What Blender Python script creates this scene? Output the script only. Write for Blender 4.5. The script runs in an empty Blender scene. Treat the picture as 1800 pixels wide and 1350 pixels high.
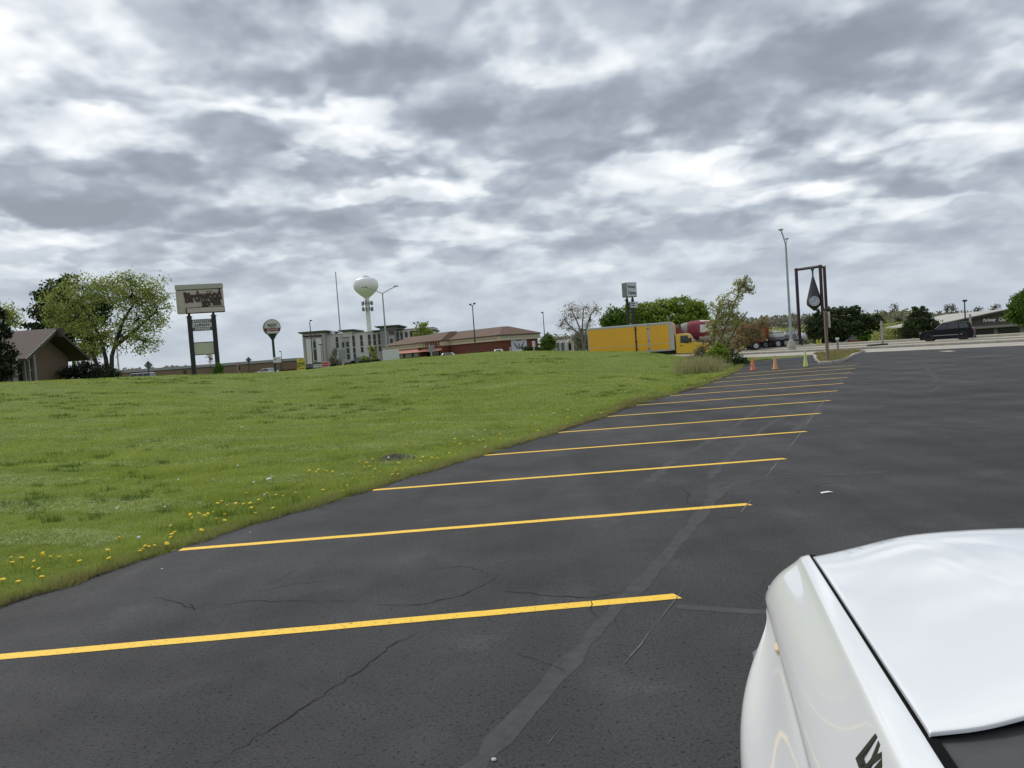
import bpy, bmesh, math, random
import numpy as np
from mathutils import Vector, Matrix
S = bpy.context.scene
# ------------------------------------------------------------------ camera
EYE = 2.0; FOC = 1352.0                      # eye height (m); focal length in pixels of an 1800 px wide picture
ROLL = math.radians(4.1); PITCH = math.radians(2.465)
FW = np.array([0, math.cos(PITCH), -math.sin(PITCH)]); U0 = np.array([0, math.sin(PITCH), math.cos(PITCH)]); X0 = np.array([1., 0, 0])
RT = math.cos(ROLL)*X0 - math.sin(ROLL)*U0; UPV = math.cos(ROLL)*U0 + math.sin(ROLL)*X0
cd = bpy.data.cameras.new('camera'); cam = bpy.data.objects.new('camera', cd); S.collection.objects.link(cam)
cd.sensor_width = 36; cd.lens = 36*FOC/1800; cd.clip_start = .05; cd.clip_end = 6000
Mx = Matrix(((RT[0], UPV[0], -FW[0], 0), (RT[1], UPV[1], -FW[1], 0), (RT[2], UPV[2], -FW[2], EYE), (0, 0, 0, 1)))
cam.matrix_world = Mx; S.camera = cam
S.render.resolution_x = 1024; S.render.resolution_y = 768
vs = S.view_settings; vs.view_transform = 'Standard'; vs.look = 'None'; vs.exposure = 0.37; vs.gamma = 1
# ------------------------------------------------------------------ sky (world)
def build_world():
    W = bpy.data.worlds.new('World'); S.world = W; W.use_nodes = True
    nt = W.node_tree; nt.nodes.clear(); N = nt.nodes.new; L = nt.links.new
    def val(v):
        n = N('ShaderNodeValue'); n.outputs[0].default_value = v; return n.outputs[0]
    def m(op, a, b=None, c=None, clamp=False):
        n = N('ShaderNodeMath'); n.operation = op; n.use_clamp = clamp
        for i, v in enumerate((a, b, c)):
            if v is None: continue
            if isinstance(v, (int, float)): n.inputs[i].default_value = v
            else: L(v, n.inputs[i])
        return n.outputs[0]
    tc = N('ShaderNodeTexCoord'); sp = N('ShaderNodeSeparateXYZ'); L(tc.outputs['Generated'], sp.inputs[0])
    x, y, z = sp.outputs
    zc = m('MAXIMUM', z, 0.0)
    t = m('DIVIDE', 1.0, m('ADD', zc, 0.13))
    def comb(a, b, c=0.0):
        n = N('ShaderNodeCombineXYZ')
        for i, v in enumerate((a, b, c)):
            if isinstance(v, (int, float)): n.inputs[i].default_value = v
            else: L(v, n.inputs[i])
        return n.outputs[0]
    def noise(vec, scale, detail=6, rough=.5, dist=0., lac=2.0):
        n = N('ShaderNodeTexNoise'); n.noise_dimensions = '3D'; n.normalize = True
        L(vec, n.inputs['Vector']); n.inputs['Scale'].default_value = scale; n.inputs['Detail'].default_value = detail
        n.inputs['Roughness'].default_value = rough; n.inputs['Distortion'].default_value = dist; n.inputs['Lacunarity'].default_value = lac
        return n.outputs[0]
    def noise2(vec, scale, detail=6, rough=.5, col=False):
        n = N('ShaderNodeTexNoise'); n.noise_dimensions = '2D'; n.normalize = True
        L(vec, n.inputs['Vector']); n.inputs['Scale'].default_value = scale; n.inputs['Detail'].default_value = detail
        n.inputs['Roughness'].default_value = rough
        return n.outputs[1] if col else n.outputs[0]
    def vm(op, a, b, c=None):
        n = N('ShaderNodeVectorMath'); n.operation = op
        for i, v in enumerate((a, b, c)):
            if v is None: continue
            if isinstance(v, tuple): n.inputs[i].default_value = v
            else: L(v, n.inputs[i])
        return n.outputs['Value'] if op == 'DOT_PRODUCT' else n.outputs[0]
    def mrange(v, a, b, c, d, kind='SMOOTHSTEP'):
        n = N('ShaderNodeMapRange'); n.interpolation_type = kind; L(v, n.inputs[0])
        for i, q in enumerate((a, b, c, d)): n.inputs[i+1].default_value = q
        return n.outputs[0]
    # cloud-layer coordinates: the layer seen in perspective, flattened towards the horizon
    def layer(off):
        n = N('ShaderNodeVectorMath'); n.operation = 'SCALE'; L(tc.outputs['Generated'], n.inputs[0])
        L(m('DIVIDE', 1.0, m('ADD', zc, off)), n.inputs['Scale']); return n.outputs[0]
    E0 = .20
    P = layer(E0)
    AE = comb(m('ARCTAN2', x, y), m('ARCSINE', z), 0.0)
    # irregular outlines for the cloud masses
    wob = vm('SUBTRACT', noise2(P, 2.6, 4, .50, True), (.5, .5, .5))
    wsc = comb(.25, m('MULTIPLY', m('ADD', zc, .06), .50), 0.0)
    AEW = vm('MULTIPLY_ADD', wob, wsc, AE)
    def blob(cpx, cpy, rx, ry, amp, tilt=0.0):
        d = FOC*FW + (cpx-900)*RT + (675-cpy)*UPV; d = d/np.linalg.norm(d)
        a0 = math.atan2(d[0], d[1]); e0 = math.asin(d[2])
        q = vm('MULTIPLY_ADD', AEW, (FOC/rx, FOC/ry, 0.0), (-a0*FOC/rx, -e0*FOC/ry, 0.0))
        return mrange(vm('DOT_PRODUCT', q, q), 0.1, 1.9, amp*1.12, 0.0)
    BL = [  # dark undersides (negative) and thin bright places (positive)
        (385, 45, 150, 75, -.26, -20), (650, 110, 190, 70, -.28, 8), (560, 40, 90, 40, -.12), (960, 205, 180, 55, -.27, 5), (820, 60, 130, 60, -.10),
        (1330, 140, 190, 75, -.25, -4), (1480, 90, 150, 60, -.16), (1120, 40, 150, 60, -.10), (1620, 60, 140, 60, -.10),
        (60, 320, 150, 45, -.27), (240, 360, 210, 28, -.24), (450, 255, 90, 60, -.18), (640, 377, 190, 20, -.22), (620, 300, 120, 18, -.20),
        (200, 170, 130, 32, -.16), (1150, 250, 200, 24, -.14, 6), (1020, 315, 160, 25, -.10), (1420, 285, 150, 18, -.15, 6), (1640, 330, 190, 24, -.15, 8),
        (90, 455, 160, 22, -.16), (420, 420, 220, 18, -.16), (870, 430, 220, 18, -.14, 6), (1180, 420, 220, 20, -.12, 6), (1560, 430, 240, 22, -.14, 3), (300, 480, 200, 14, -.14), (600, 440, 170, 14, -.12), (120, 400, 70, 28, -.10),
        (30, 50, 110, 90, .20), (120, 110, 150, 30, .10), (505, 85, 38, 70, .16), (800, 165, 60, 40, .12), (900, 60, 50, 70, .12), (1150, 180, 50, 60, .14), (420, 165, 60, 30, .14), (130, 245, 130, 38, .24), (330, 150, 90, 55, .18), (590, 215, 130, 40, .26), (640, 265, 130, 22, .22), (450, 190, 150, 18, .14),
        (1180, 300, 120, 24, .20, 28), (1620, 230, 130, 20, .18), (1560, 372, 150, 16, .22, 8), (1250, 90, 60, 40, .12), (860, 305, 90, 24, .16), (760, 330, 110, 18, .14), (950, 405, 90, 20, .14),
        (60, 400, 70, 28, .18), (330, 470, 110, 12, .16), (730, 470, 130, 12, .10), (1320, 350, 160, 14, .16, 10), (1050, 100, 40, 50, .12), (1660, 150, 130, 20, .10), (50, 480, 90, 10, .16), (1420, 470, 150, 10, .08), (1000, 480, 140, 10, .10)]
    tot = None
    for b in BL:
        o = blob(*b); tot = o if tot is None else m('ADD', tot, o)
    # puffy relief: cloud here minus cloud a little higher up = lit tops and grey bases
    def s1(v): return mrange(v, .39, .60, 0.0, 1.0)
    def s2(v): return mrange(v, .41, .59, 0.0, 1.0)
    n1 = noise2(layer(.25), 3.3, 3.8, .46); n1b = noise2(layer(.25+.036), 3.3, 3, .46)
    n2 = noise2(layer(.38), 7.6, 3.4, .48); n2b = noise2(layer(.38+.026), 7.6, 3, .48)
    rel = m('ADD', m('MULTIPLY', m('SUBTRACT', s1(n1), s1(n1b)), .25), m('MULTIPLY', m('SUBTRACT', s2(n2), s2(n2b)), .13))
    low = m('MULTIPLY', m('SUBTRACT', n1, .5), -.38)
    fade = m('ADD', .22, m('MULTIPLY', m('SMOOTH_MIN', m('MULTIPLY', zc, 6.0), 1.0, .25), .78))   # clouds soften near the horizon
    br = m('ADD', m('MULTIPLY', m('ADD', m('ADD', rel, low), tot), fade), .54)
    # beyond the frame (higher up) the deck simply goes on
    rp = N('ShaderNodeValToRGB'); cr = rp.color_ramp; cr.interpolation = 'B_SPLINE'
    stops = [(0.0, (.245, .275, .325)), (.25, (.305, .345, .405)), (.45, (.435, .485, .550)), (.60, (.59, .635, .685)), (.80, (.80, .835, .865)), (1.0, (1.0, 1.01, 1.02))]
    while len(cr.elements) < len(stops): cr.elements.new(.5)
    for e, (p, c) in zip(cr.elements, stops): e.position = p; e.color = (*c, 1)
    L(m('MINIMUM', m('MAXIMUM', br, 0.0), 1.0), rp.inputs[0])
    sky = N('ShaderNodeTexSky'); sky.sky_type = 'NISHITA'; sky.sun_disc = False
    sky.sun_elevation = math.radians(SUN_EL); sky.sun_rotation = math.radians(SUN_AZ); sky.air_density = 1; sky.dust_density = 2
    sc = N('ShaderNodeVectorMath'); sc.operation = 'SCALE'; hz = N('ShaderNodeMix'); hz.data_type = 'RGBA'; L(mrange(zc, 0.0, .20, .55, 0.0), hz.inputs['Factor']); L(rp.outputs[0], hz.inputs['A']); hz.inputs['B'].default_value = (.43, .505, .59, 1); L(hz.outputs['Result'], sc.inputs[0]); sc.inputs['Scale'].default_value = 8.7
    mx = N('ShaderNodeMix'); mx.data_type = 'RGBA'
    L(sky.outputs[0], mx.inputs['A']); L(sc.outputs[0], mx.inputs['B']); mx.inputs['Factor'].default_value = .96
    bg = N('ShaderNodeBackground'); L(mx.outputs['Result'], bg.inputs[0]); bg.inputs[1].default_value = 0.1
    out = N('ShaderNodeOutputWorld'); L(bg.outputs[0], out.inputs[0])
    W.cycles.sampling_method = 'MANUAL'; W.cycles.sample_map_resolution = 1024
SUN_AZ = -42.0; SUN_EL = 48.0                # compass angle from the view direction (left is negative), height
build_world()
sd = bpy.data.lights.new('sun', 'SUN'); sd.energy = 1.5; sd.angle = math.radians(18); sd.color = (1, .96, .9)
sun = bpy.data.objects.new('sun', sd); S.collection.objects.link(sun)
_a, _e = math.radians(SUN_AZ), math.radians(SUN_EL)
sun.rotation_euler = Vector((math.sin(_a)*math.cos(_e), math.cos(_a)*math.cos(_e), math.sin(_e))).to_track_quat('Z', 'Y').to_euler()
sun.location = (-20, 30, 60)
# ------------------------------------------------------------------ helpers
COL = S.collection
rng = np.random.default_rng(7)
CAM0 = np.array([0, 0, EYE])
def ray(px, py): return FOC*FW + (px-900)*RT + (675-py)*UPV
def G(px, py, z=0.):                       # pixel -> point on a level at height z
    d = ray(px, py); return CAM0 + d*((z-EYE)/d[2])
def AT(px, py, Y):                         # pixel -> point at distance Y down the view
    d = ray(px, py); return CAM0 + d*(Y/d[1])
def link(o, parent=None):
    COL.objects.link(o)
    if parent is not None: o.parent = parent
    return o
def tag(o, label=None, cat=None, group=None, kind=None):
    if label: o['label'] = label
    if cat: o['category'] = cat
    if group: o['group'] = group
    if kind: o['kind'] = kind
    return o
def thing(name, label, cat, loc=(0, 0, 0), rz=0., group=None):
    o = bpy.data.objects.new(name, None); o.location = [float(v) for v in loc]; o.rotation_euler = (0, 0, rz); link(o)
    o.empty_display_size = .2
    return tag(o, label, cat, group)
MATS = {}
def mat(name, col, rough=.6, metal=0., var=.0, scale=4., bump=0., bscale=None, coat=0., spec=.5, island=0., col2=None, detail=4., trans=0., stretch=None, emit=None):
    if name in MATS: return MATS[name]
    m = bpy.data.materials.new(name); m.use_nodes = True; nt = m.node_tree; N = nt.nodes.new; L = nt.links.new
    b = nt.nodes['Principled BSDF']; b.inputs['Roughness'].default_value = rough; b.inputs['Metallic'].default_value = metal
    b.inputs['Coat Weight'].default_value = coat; b.inputs['Coat Roughness'].default_value = .04; b.inputs['Specular IOR Level'].default_value = spec
    c = np.array(col[:3], float); b.inputs['Base Color'].default_value = (*c, 1)
    src = None
    if var or col2 is not None or bump:
        g = N('ShaderNodeNewGeometry'); vec = g.outputs['Position']
        if stretch:
            mp = N('ShaderNodeMapping'); mp.inputs['Scale'].default_value = stretch; L(vec, mp.inputs[0]); vec = mp.outputs[0]
        n = N('ShaderNodeTexNoise'); n.inputs['Scale'].default_value = scale; n.inputs['Detail'].default_value = detail; n.inputs['Roughness'].default_value = .6
        L(vec, n.inputs['Vector'])
        if var or col2 is not None:
            ca = c*(1-var); cb = np.array(col2[:3], float) if col2 is not None else np.minimum(c*(1+var), 1)
            mr = N('ShaderNodeMapRange'); L(n.outputs[0], mr.inputs[0]); mr.inputs[1].default_value = .33; mr.inputs[2].default_value = .67
            mx = N('ShaderNodeMix'); mx.data_type = 'RGBA'; mx.inputs['A'].default_value = (*ca, 1); mx.inputs['B'].default_value = (*cb, 1)
            L(mr.outputs[0], mx.inputs['Factor']); src = mx.outputs['Result']
        if bump:
            n2 = N('ShaderNodeTexNoise'); n2.inputs['Scale'].default_value = bscale or scale*8; n2.inputs['Detail'].default_value = 3; L(vec, n2.inputs['Vector'])
            bp = N('ShaderNodeBump'); bp.inputs['Strength'].default_value = bump; bp.inputs['Distance'].default_value = .02
            L(n2.outputs[0], bp.inputs['Height']); L(bp.outputs[0], b.inputs['Normal'])
    if island:
        g2 = N('ShaderNodeNewGeometry'); hv = N('ShaderNodeHueSaturation')
        mr2 = N('ShaderNodeMapRange'); L(g2.outputs['Random Per Island'], mr2.inputs[0]); mr2.inputs[3].default_value = 1-island; mr2.inputs[4].default_value = 1+island
        L(mr2.outputs[0], hv.inputs['Value']); hv.inputs['Color'].default_value = (*c, 1)
        if src: L(src, hv.inputs['Color'])
        src = hv.outputs[0]
    if src: L(src, b.inputs['Base Color'])
    if trans:
        tr = N('ShaderNodeBsdfTranslucent'); ms = N('ShaderNodeMixShader'); ms.inputs[0].default_value = trans
        if src: L(src, tr.inputs[0])
        else: tr.inputs[0].default_value = (*c, 1)
        L(b.outputs[0], ms.inputs[1]); L(tr.outputs[0], ms.inputs[2]); L(ms.outputs[0], nt.nodes['Material Output'].inputs[0])
    MATS[name] = m; return m
class MB:
    """collects simple shapes into one mesh"""
    def __init__(s): s.v = []; s.f = []; s.m = []
    def add(s, vs, fs, mi=0):
        o = len(s.v); s.v += [tuple(map(float, p)) for p in vs]; s.f += [tuple(i+o for i in f) for f in fs]; s.m += [mi]*len(fs); return s
    def box(s, x0, x1, y0, y1, z0, z1, mi=0, bev=0.):
        if bev:
            b = min(bev, (x1-x0)*.45, (y1-y0)*.45, (z1-z0)*.45)
            rings = []
            for z, k in ((z0, b), (z0+b, 0), (z1-b, 0), (z1, b)):
                xa, xb, ya, yb = x0+k, x1-k, y0+k, y1-k; c = b*.999-k if k == 0 else 0
                c = b if k == 0 else b*.3
                rings.append([(xa+c, ya, z), (xb-c, ya, z), (xb, ya+c, z), (xb, yb-c, z), (xb-c, yb, z), (xa+c, yb, z), (xa, yb-c, z), (xa, ya+c, z)])
            vs = sum(rings, []); fs = [tuple(range(7, -1, -1)), tuple(range(24, 32))]
            for r in range(3):
                for i in range(8):
                    j = (i+1) % 8; fs.append((r*8+i, r*8+j, r*8+8+j, r*8+8+i))
            return s.add(vs, fs, mi)
        vs = [(x0, y0, z0), (x1, y0, z0), (x1, y1, z0), (x0, y1, z0), (x0, y0, z1), (x1, y0, z1), (x1, y1, z1), (x0, y1, z1)]
        return s.add(vs, [(3, 2, 1, 0), (4, 5, 6, 7), (0, 1, 5, 4), (1, 2, 6, 5), (2, 3, 7, 6), (3, 0, 4, 7)], mi)
    def tube(s, pts, rad, n=8, mi=0, caps=True):
        pts = [np.array(p, float) for p in pts]
        rad = [rad]*len(pts) if isinstance(rad, (int, float)) else list(rad)
        vs, fs = [], []
        ref = None
        for i, p in enumerate(pts):
            d = pts[min(i+1, len(pts)-1)] - pts[max(i-1, 0)]; d = d/(np.linalg.norm(d)+1e-9)
            if ref is None: ref = np.array([1., 0, 0]) if abs(d[0]) < .8 else np.array([0, 1., 0])
            a = ref - d*(ref@d); a /= np.linalg.norm(a)+1e-9; b = np.cross(d, a); ref = a
            for k in range(n):
                t = 2*math.pi*k/n; vs.append(p + rad[i]*(math.cos(t)*a + math.sin(t)*b))
        for i in range(len(pts)-1):
            for k in range(n):
                j = (k+1) % n; fs.append((i*n+k, i*n+j, (i+1)*n+j, (i+1)*n+k))
        if caps: fs += [tuple(range(n-1, -1, -1)), tuple(range((len(pts)-1)*n, len(pts)*n))]
        return s.add(vs, fs, mi)
    def lathe(s, prof, n=16, axis='z', c=(0, 0, 0), mi=0, close=True):
        vs, fs = [], []
        for r, h in prof:
            for k in range(n):
                t = 2*math.pi*k/n; a, b = r*math.cos(t), r*math.sin(t)
                p = (a, b, h) if axis == 'z' else ((a, h, b) if axis == 'y' else (h, a, b))
                vs.append((p[0]+c[0], p[1]+c[1], p[2]+c[2]))
        for i in range(len(prof)-1):
            for k in range(n):
                j = (k+1) % n; fs.append((i*n+k, i*n+j, (i+1)*n+j, (i+1)*n+k))
        if close: fs += [tuple(range(n-1, -1, -1)), tuple(range((len(prof)-1)*n, len(prof)*n))]
        return s.add(vs, fs, mi)
    def prism(s, poly, y0, y1, mi=0, plane='xz'):      # polygon extruded along the third axis
        n = len(poly); q = lambda p, h: (p[0], h, p[1]) if plane == 'xz' else ((h, p[0], p[1]) if plane == 'yz' else (p[0], p[1], h))
        vs = [q(p, y0) for p in poly] + [q(p, y1) for p in poly]
        fs = [tuple(range(n)), tuple(range(2*n-1, n-1, -1))] + [((i+1) % n, i, n+i, n+(i+1) % n) for i in range(n)]
        return s.add(vs, fs, mi)
    def rings(s, rs, mi=0, close=False, cap=False):    # loft through rings of points
        n = len(rs[0]); vs = [p for r in rs for p in r]; fs = []
        for i in range(len(rs)-1):
            for k in range(n if close else n-1):
                j = (k+1) % n; fs.append((i*n+k, i*n+j, (i+1)*n+j, (i+1)*n+k))
        if cap: fs += [tuple(range(n-1, -1, -1)), tuple(range((len(rs)-1)*n, len(rs)*n))]
        return s.add(vs, fs, mi)
    def build(s, name, mats, parent=None, smooth=False, recalc=True, loc=None, rot=None, sharp=35):
        me = bpy.data.meshes.new(name); me.from_pydata(s.v, [], s.f)
        mats = mats if isinstance(mats, (list, tuple)) else [mats]
        for m in mats: me.materials.append(m)
        if len(mats) > 1: me.polygons.foreach_set('material_index', s.m)
        if recalc:
            bm = bmesh.new(); bm.from_mesh(me); bmesh.ops.recalc_face_normals(bm, faces=bm.faces); bm.to_mesh(me); bm.free()
        if smooth:
            me.polygons.foreach_set('use_smooth', [True]*len(me.polygons))
            me.set_sharp_from_angle(angle=math.radians(sharp))
        o = bpy.data.objects.new(name, me); link(o, parent)
        if loc is not None: o.location = [float(v) for v in loc]
        if rot is not None: o.rotation_euler = rot
        return o
def box(name, m, parent, x0, x1, y0, y1, z0, z1, bev=0.):
    return MB().box(x0, x1, y0, y1, z0, z1, 0, bev).build(name, m, parent)
def share(o, parent, loc, rz=None, name=None):     # a copy that shares its mesh
    c = o.copy(); c.parent = parent; c.location = [float(v) for v in loc]
    if rz is not None: c.rotation_euler = (0, 0, rz)
    COL.objects.link(c); return c
def np_mesh(name, V, Fq, m, parent=None, smooth=False):   # big meshes straight from numpy (faces all of one size)
    me = bpy.data.meshes.new(name); k = Fq.shape[1]
    me.vertices.add(len(V)); me.vertices.foreach_set('co', np.ascontiguousarray(V, np.float32).ravel())
    me.loops.add(Fq.size); me.loops.foreach_set('vertex_index', np.ascontiguousarray(Fq, np.int32).ravel())
    me.polygons.add(len(Fq)); me.polygons.foreach_set('loop_start', np.arange(0, Fq.size, k, dtype=np.int32))
    me.update(calc_edges=True); me.validate()
    for q in (m if isinstance(m, (list, tuple)) else [m]): me.materials.append(q)
    if smooth: me.polygons.foreach_set('use_smooth', [True]*len(me.polygons))
    o = bpy.data.objects.new(name, me); return link(o, parent)
def text(name, body, w, h, m, parent, loc, rot, depth=.02, bold=0.0, shear=0.0, align='CENTER', spacing=1.0):
    cu = bpy.data.curves.new(name, 'FONT'); cu.body = body; cu.size = 1; cu.extrude = .01; cu.offset = bold; cu.shear = shear; cu.resolution_u = 2; cu.space_character = spacing; cu.space_line = .95
    cu.align_x = 'CENTER'; cu.align_y = 'CENTER'
    o = bpy.data.objects.new(name, cu); COL.objects.link(o)
    dg = bpy.context.evaluated_depsgraph_get(); dg.update()
    me = bpy.data.meshes.new_from_object(o.evaluated_get(dg)); bpy.data.objects.remove(o); bpy.data.curves.remove(cu)
    n = len(me.vertices); a = np.empty(n*3, np.float32); me.vertices.foreach_get('co', a); a = a.reshape(-1, 3)
    lo, hi = a.min(0), a.max(0); a = (a-(lo+hi)/2)/np.maximum(hi-lo, 1e-6)*np.array([w, h, depth]); me.vertices.foreach_set('co', a.astype(np.float32).ravel())
    me.materials.clear(); me.materials.append(m); me.update()
    t = bpy.data.objects.new(name, me); link(t, parent); t.location = [float(v) for v in loc]; t.rotation_euler = rot
    return t
FRONT = (math.pi/2, 0, 0)                    # text upright, read from -Y
# ------------------------------------------------------------------ the lie of the land
EDGE = np.array([(-12, -30), (-9.5, -5), (-8, 0), (-6.5, 3.6), (-4.84, 6.99), (-4.58, 7.44), (-4.35, 8.07), (-4.01, 8.67), (-3.68, 9.53), (-3.21, 10.37), (-2.38, 11.74), (-1.68, 13.24),
                 (-.74, 14.9), (.82, 17.87), (2.33, 20.89), (3.84, 24.43), (5.73, 27.79), (7.58, 31.13), (10.81, 38.39), (12.97, 43.7), (14.4, 48), (15.66, 51.4), (18.0, 56.0), (20.5, 57.8), (22.9, 58.2)])
def edge_x(y): return np.interp(y, EDGE[:, 1], EDGE[:, 0])
UR = np.array([-.62, .785]); UR /= np.linalg.norm(UR); NR = np.array([UR[1], -UR[0]])   # along the road (away to the left) and across it
def RN(s, n):                                # road coordinates -> plan
    return UR*s + NR*n
T_px = np.array([-900, -300, 0, 130, 300, 480, 540, 620, 700, 780, 870, 940, 1040, 1130, 1190, 1240, 1290, 1340, 3000.])
T_o = np.array([12, 12, 9, 4, 0, -8, -8, -3.5, -1, 0, 1, -3, -11.5, -18, -31, -43, -50, -55, -55.])
T_yc = np.array([40, 45, 50, 52, 55, 60, 62, 65, 68, 70, 70, 68, 62, 58, 55, 52, 50, 48, 48.])
T_hc = np.maximum(2+T_o*T_yc/FOC, .03); T_hc[-3:] = .03
T_y0 = np.array([4, 4, 6.5, 8, 8.5, 11, 11, 12, 13, 14, 17, 24, 38, 44, 46, 46, 46, 46, 46.])
T_b = np.array([1.8, 1.8, 1.7, 1.45, .98, .55, .48, .6, .8, .97, 1.18, .8, .1, .0, .0, 0, 0, 0, 0.])
def sm(t): t = np.clip(t, 0, 1); return t*t*(3-2*t)
def land(x, y):
    x = np.asarray(x, float); y = np.asarray(y, float); ys = np.maximum(y, .5)
    px = np.where(y > .5, np.clip(900+FOC*x/ys, -900, 3000), np.where(x < 0, -900, 3000))
    g = lambda T: np.interp(px, T_px, T)
    hc, yc, y0, b = g(T_hc), g(T_yc), g(T_y0), g(T_b)
    t = np.clip((y-y0)/(yc-y0), 0, 1)
    up = hc*(.72*t + .28*sm(t) - .22*np.sin(math.pi*t)*(px < 700) - .16*np.sin(math.pi*t)*(px >= 700))
    up = np.where(t >= 1, b+(hc-b)*(1-sm((y-yc)/26)), up)
    up += .025*np.sin(x*1.1+y*.43)*np.sin(y*.7-x*.3)*np.clip(t*6, 0, 1)*(t < 1)
    wgt = np.clip((px-860)/60, 0, 1)*np.clip((1170-px)/60, 0, 1)                  # a low swell and a swale before the mound
    up += wgt*.32*sm((y-20)/14)*(1-sm((y-37)/9))
    s = edge_x(y) - x                                       # distance left of the asphalt edge
    inside = (s < 0) & (y < 60)
    h = np.where(y < 58.2, np.minimum(up, .02+np.maximum(s, 0)*.35), up)
    h = np.where(inside & (x < 22), np.maximum(-.04, .012*s-.0+.012), h)
    n = x*NR[0] + y*NR[1]
    lot = (n < 56.4) & (x > edge_x(np.clip(y, -30, 58.2))) & (y < 59)
    h = np.where(lot, np.maximum(-.04, .1*s), h)
    road = (n > 55.5) & (n < 84)
    flat = np.clip((px-1050)/120, 0, 1)
    h = np.where(road, np.minimum(h, -.03*flat + (1-flat)*h), h)
    low = np.clip((n-92)/25, 0, 1)*np.clip((px-1410)/130, 0, 1)
    return h - 1.5*low
def lz(x, y): return float(land(np.array([x]), np.array([y]))[0])
def on(px, Y, py=None):                       # plan position on the land under picture column px at distance Y
    x = (px-900)/FOC*Y
    if py is not None: x = AT(px, py, Y)[0]
    return np.array([x, Y, lz(x, Y)])
# ------------------------------------------------------------------ materials of the setting
def ground_mat():
    m = bpy.data.materials.new('meadow_ground'); m.use_nodes = True; nt = m.node_tree; N = nt.nodes.new; L = nt.links.new; b = nt.nodes['Principled BSDF']
    g = N('ShaderNodeNewGeometry'); b.inputs['Roughness'].default_value = .9; b.inputs['Specular IOR Level'].default_value = .15
    def nz(scale, detail=5, st=None, ro=.6):
        v = g.outputs['Position']
        if st:
            mp = N('ShaderNodeMapping'); mp.inputs['Rotation'].default_value = (0, 0, math.radians(st[0])); mp.inputs['Scale'].default_value = st[1]; L(v, mp.inputs[0]); v = mp.outputs[0]
        n = N('ShaderNodeTexNoise'); n.inputs['Scale'].default_value = scale; n.inputs['Detail'].default_value = detail; n.inputs['Roughness'].default_value = ro; L(v, n.inputs[0]); return n.outputs[0]
    def mix(f, a, c, lo=.35, hi=.65):
        mr = N('ShaderNodeMapRange'); L(f, mr.inputs[0]); mr.inputs[1].default_value = lo; mr.inputs[2].default_value = hi
        mx = N('ShaderNodeMix'); mx.data_type = 'RGBA'; L(mr.outputs[0], mx.inputs['Factor'])
        for k, v in (('A', a), ('B', c)):
            if isinstance(v, tuple): mx.inputs[k].default_value = (*v, 1)
            else: L(v, mx.inputs[k])
        return mx.outputs['Result']
    a = mix(nz(.35), (.135, .175, .030), (.19, .235, .055))
    c = mix(nz(9., 6), (.075, .12, .018), a, .25, .6)
    d = mix(nz(.55, 5, (20, (.35, 2.4, 1))), c, (.24, .27, .10), .60, .80)      # mown swathes with pale clippings
    e = mix(nz(1.2, 3, (35, (.12, 2.6, 1))), (.08, .13, .02), d, .30, .38)
    L(e, b.inputs['Base Color'])
    bp = N('ShaderNodeBump'); bp.inputs['Distance'].default_value = .05; bp.inputs['Strength'].default_value = .7; L(nz(14., 5), bp.inputs['Height']); L(bp.outputs[0], b.inputs['Normal'])
    return m
def asphalt_mat():
    m = bpy.data.materials.new('asphalt'); m.use_nodes = True; nt = m.node_tree; N = nt.nodes.new; L = nt.links.new; b = nt.nodes['Principled BSDF']
    g = N('ShaderNodeNewGeometry'); b.inputs['Specular IOR Level'].default_value = .13
    def nz(scale, detail=4, ro=.6, st=None, dist=0):
        v = g.outputs['Position']
        if st:
            mp = N('ShaderNodeMapping'); mp.inputs['Rotation'].default_value = (0, 0, math.radians(st[0])); mp.inputs['Scale'].default_value = st[1]; L(v, mp.inputs[0]); v = mp.outputs[0]
        n = N('ShaderNodeTexNoise'); n.inputs['Scale'].default_value = scale; n.inputs['Detail'].default_value = detail; n.inputs['Roughness'].default_value = ro; n.inputs['Distortion'].default_value = dist; L(v, n.inputs[0]); return n.outputs[0]
    def mr(f, a, b_, c, d):
        n = N('ShaderNodeMapRange'); L(f, n.inputs[0])
        for i, q in enumerate((a, b_, c, d)): n.inputs[i+1].default_value = q
        return n.outputs[0]
    def mul(a, c):
        n = N('ShaderNodeMath'); n.operation = 'MULTIPLY'
        L(a, n.inputs[0])
        if isinstance(c, float): n.inputs[1].default_value = c
        else: L(c, n.inputs[1])
        return n.outputs[0]
    big = mr(nz(.32, 5, .65), .35, .65, .80, 1.20)
    streak = mr(nz(.5, 3, .5, (-62, (2.2, .22, 1))), .4, .7, .92, 1.24)
    grit = mr(nz(60., 3, .75), .35, .68, .66, 1.30)
    pits = mr(nz(36., 2, .6), .59, .68, 1.0, .32)
    dust = mr(nz(1.3, 5, .62, None, .5), .55, .78, 1.0, 1.38)
    v = mul(mul(mul(mul(big, streak), grit), pits), dust)
    sc = N('ShaderNodeVectorMath'); sc.operation = 'SCALE'; sc.inputs[0].default_value = (.0545, .0540, .0552); L(v, sc.inputs['Scale']); L(sc.outputs[0], b.inputs['Base Color'])
    L(mr(nz(.6, 4), .35, .65, .62, .82), b.inputs['Roughness'])
    bp = N('ShaderNodeBump'); bp.inputs['Distance'].default_value = .012; bp.inputs['Strength'].default_value = .55; L(nz(55., 4, .7), bp.inputs['Height']); L(bp.outputs[0], b.inputs['Normal'])
    return m
M_GROUND = ground_mat(); M_ASPH = asphalt_mat()
M_CONC = mat('concrete_pale', (.40, .365, .315), .85, var=.12, scale=.8, bump=.2, bscale=30)
M_KERB = mat('concrete_kerb', (.36, .335, .285), .85, var=.18, scale=2., bump=.2, bscale=30)
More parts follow.
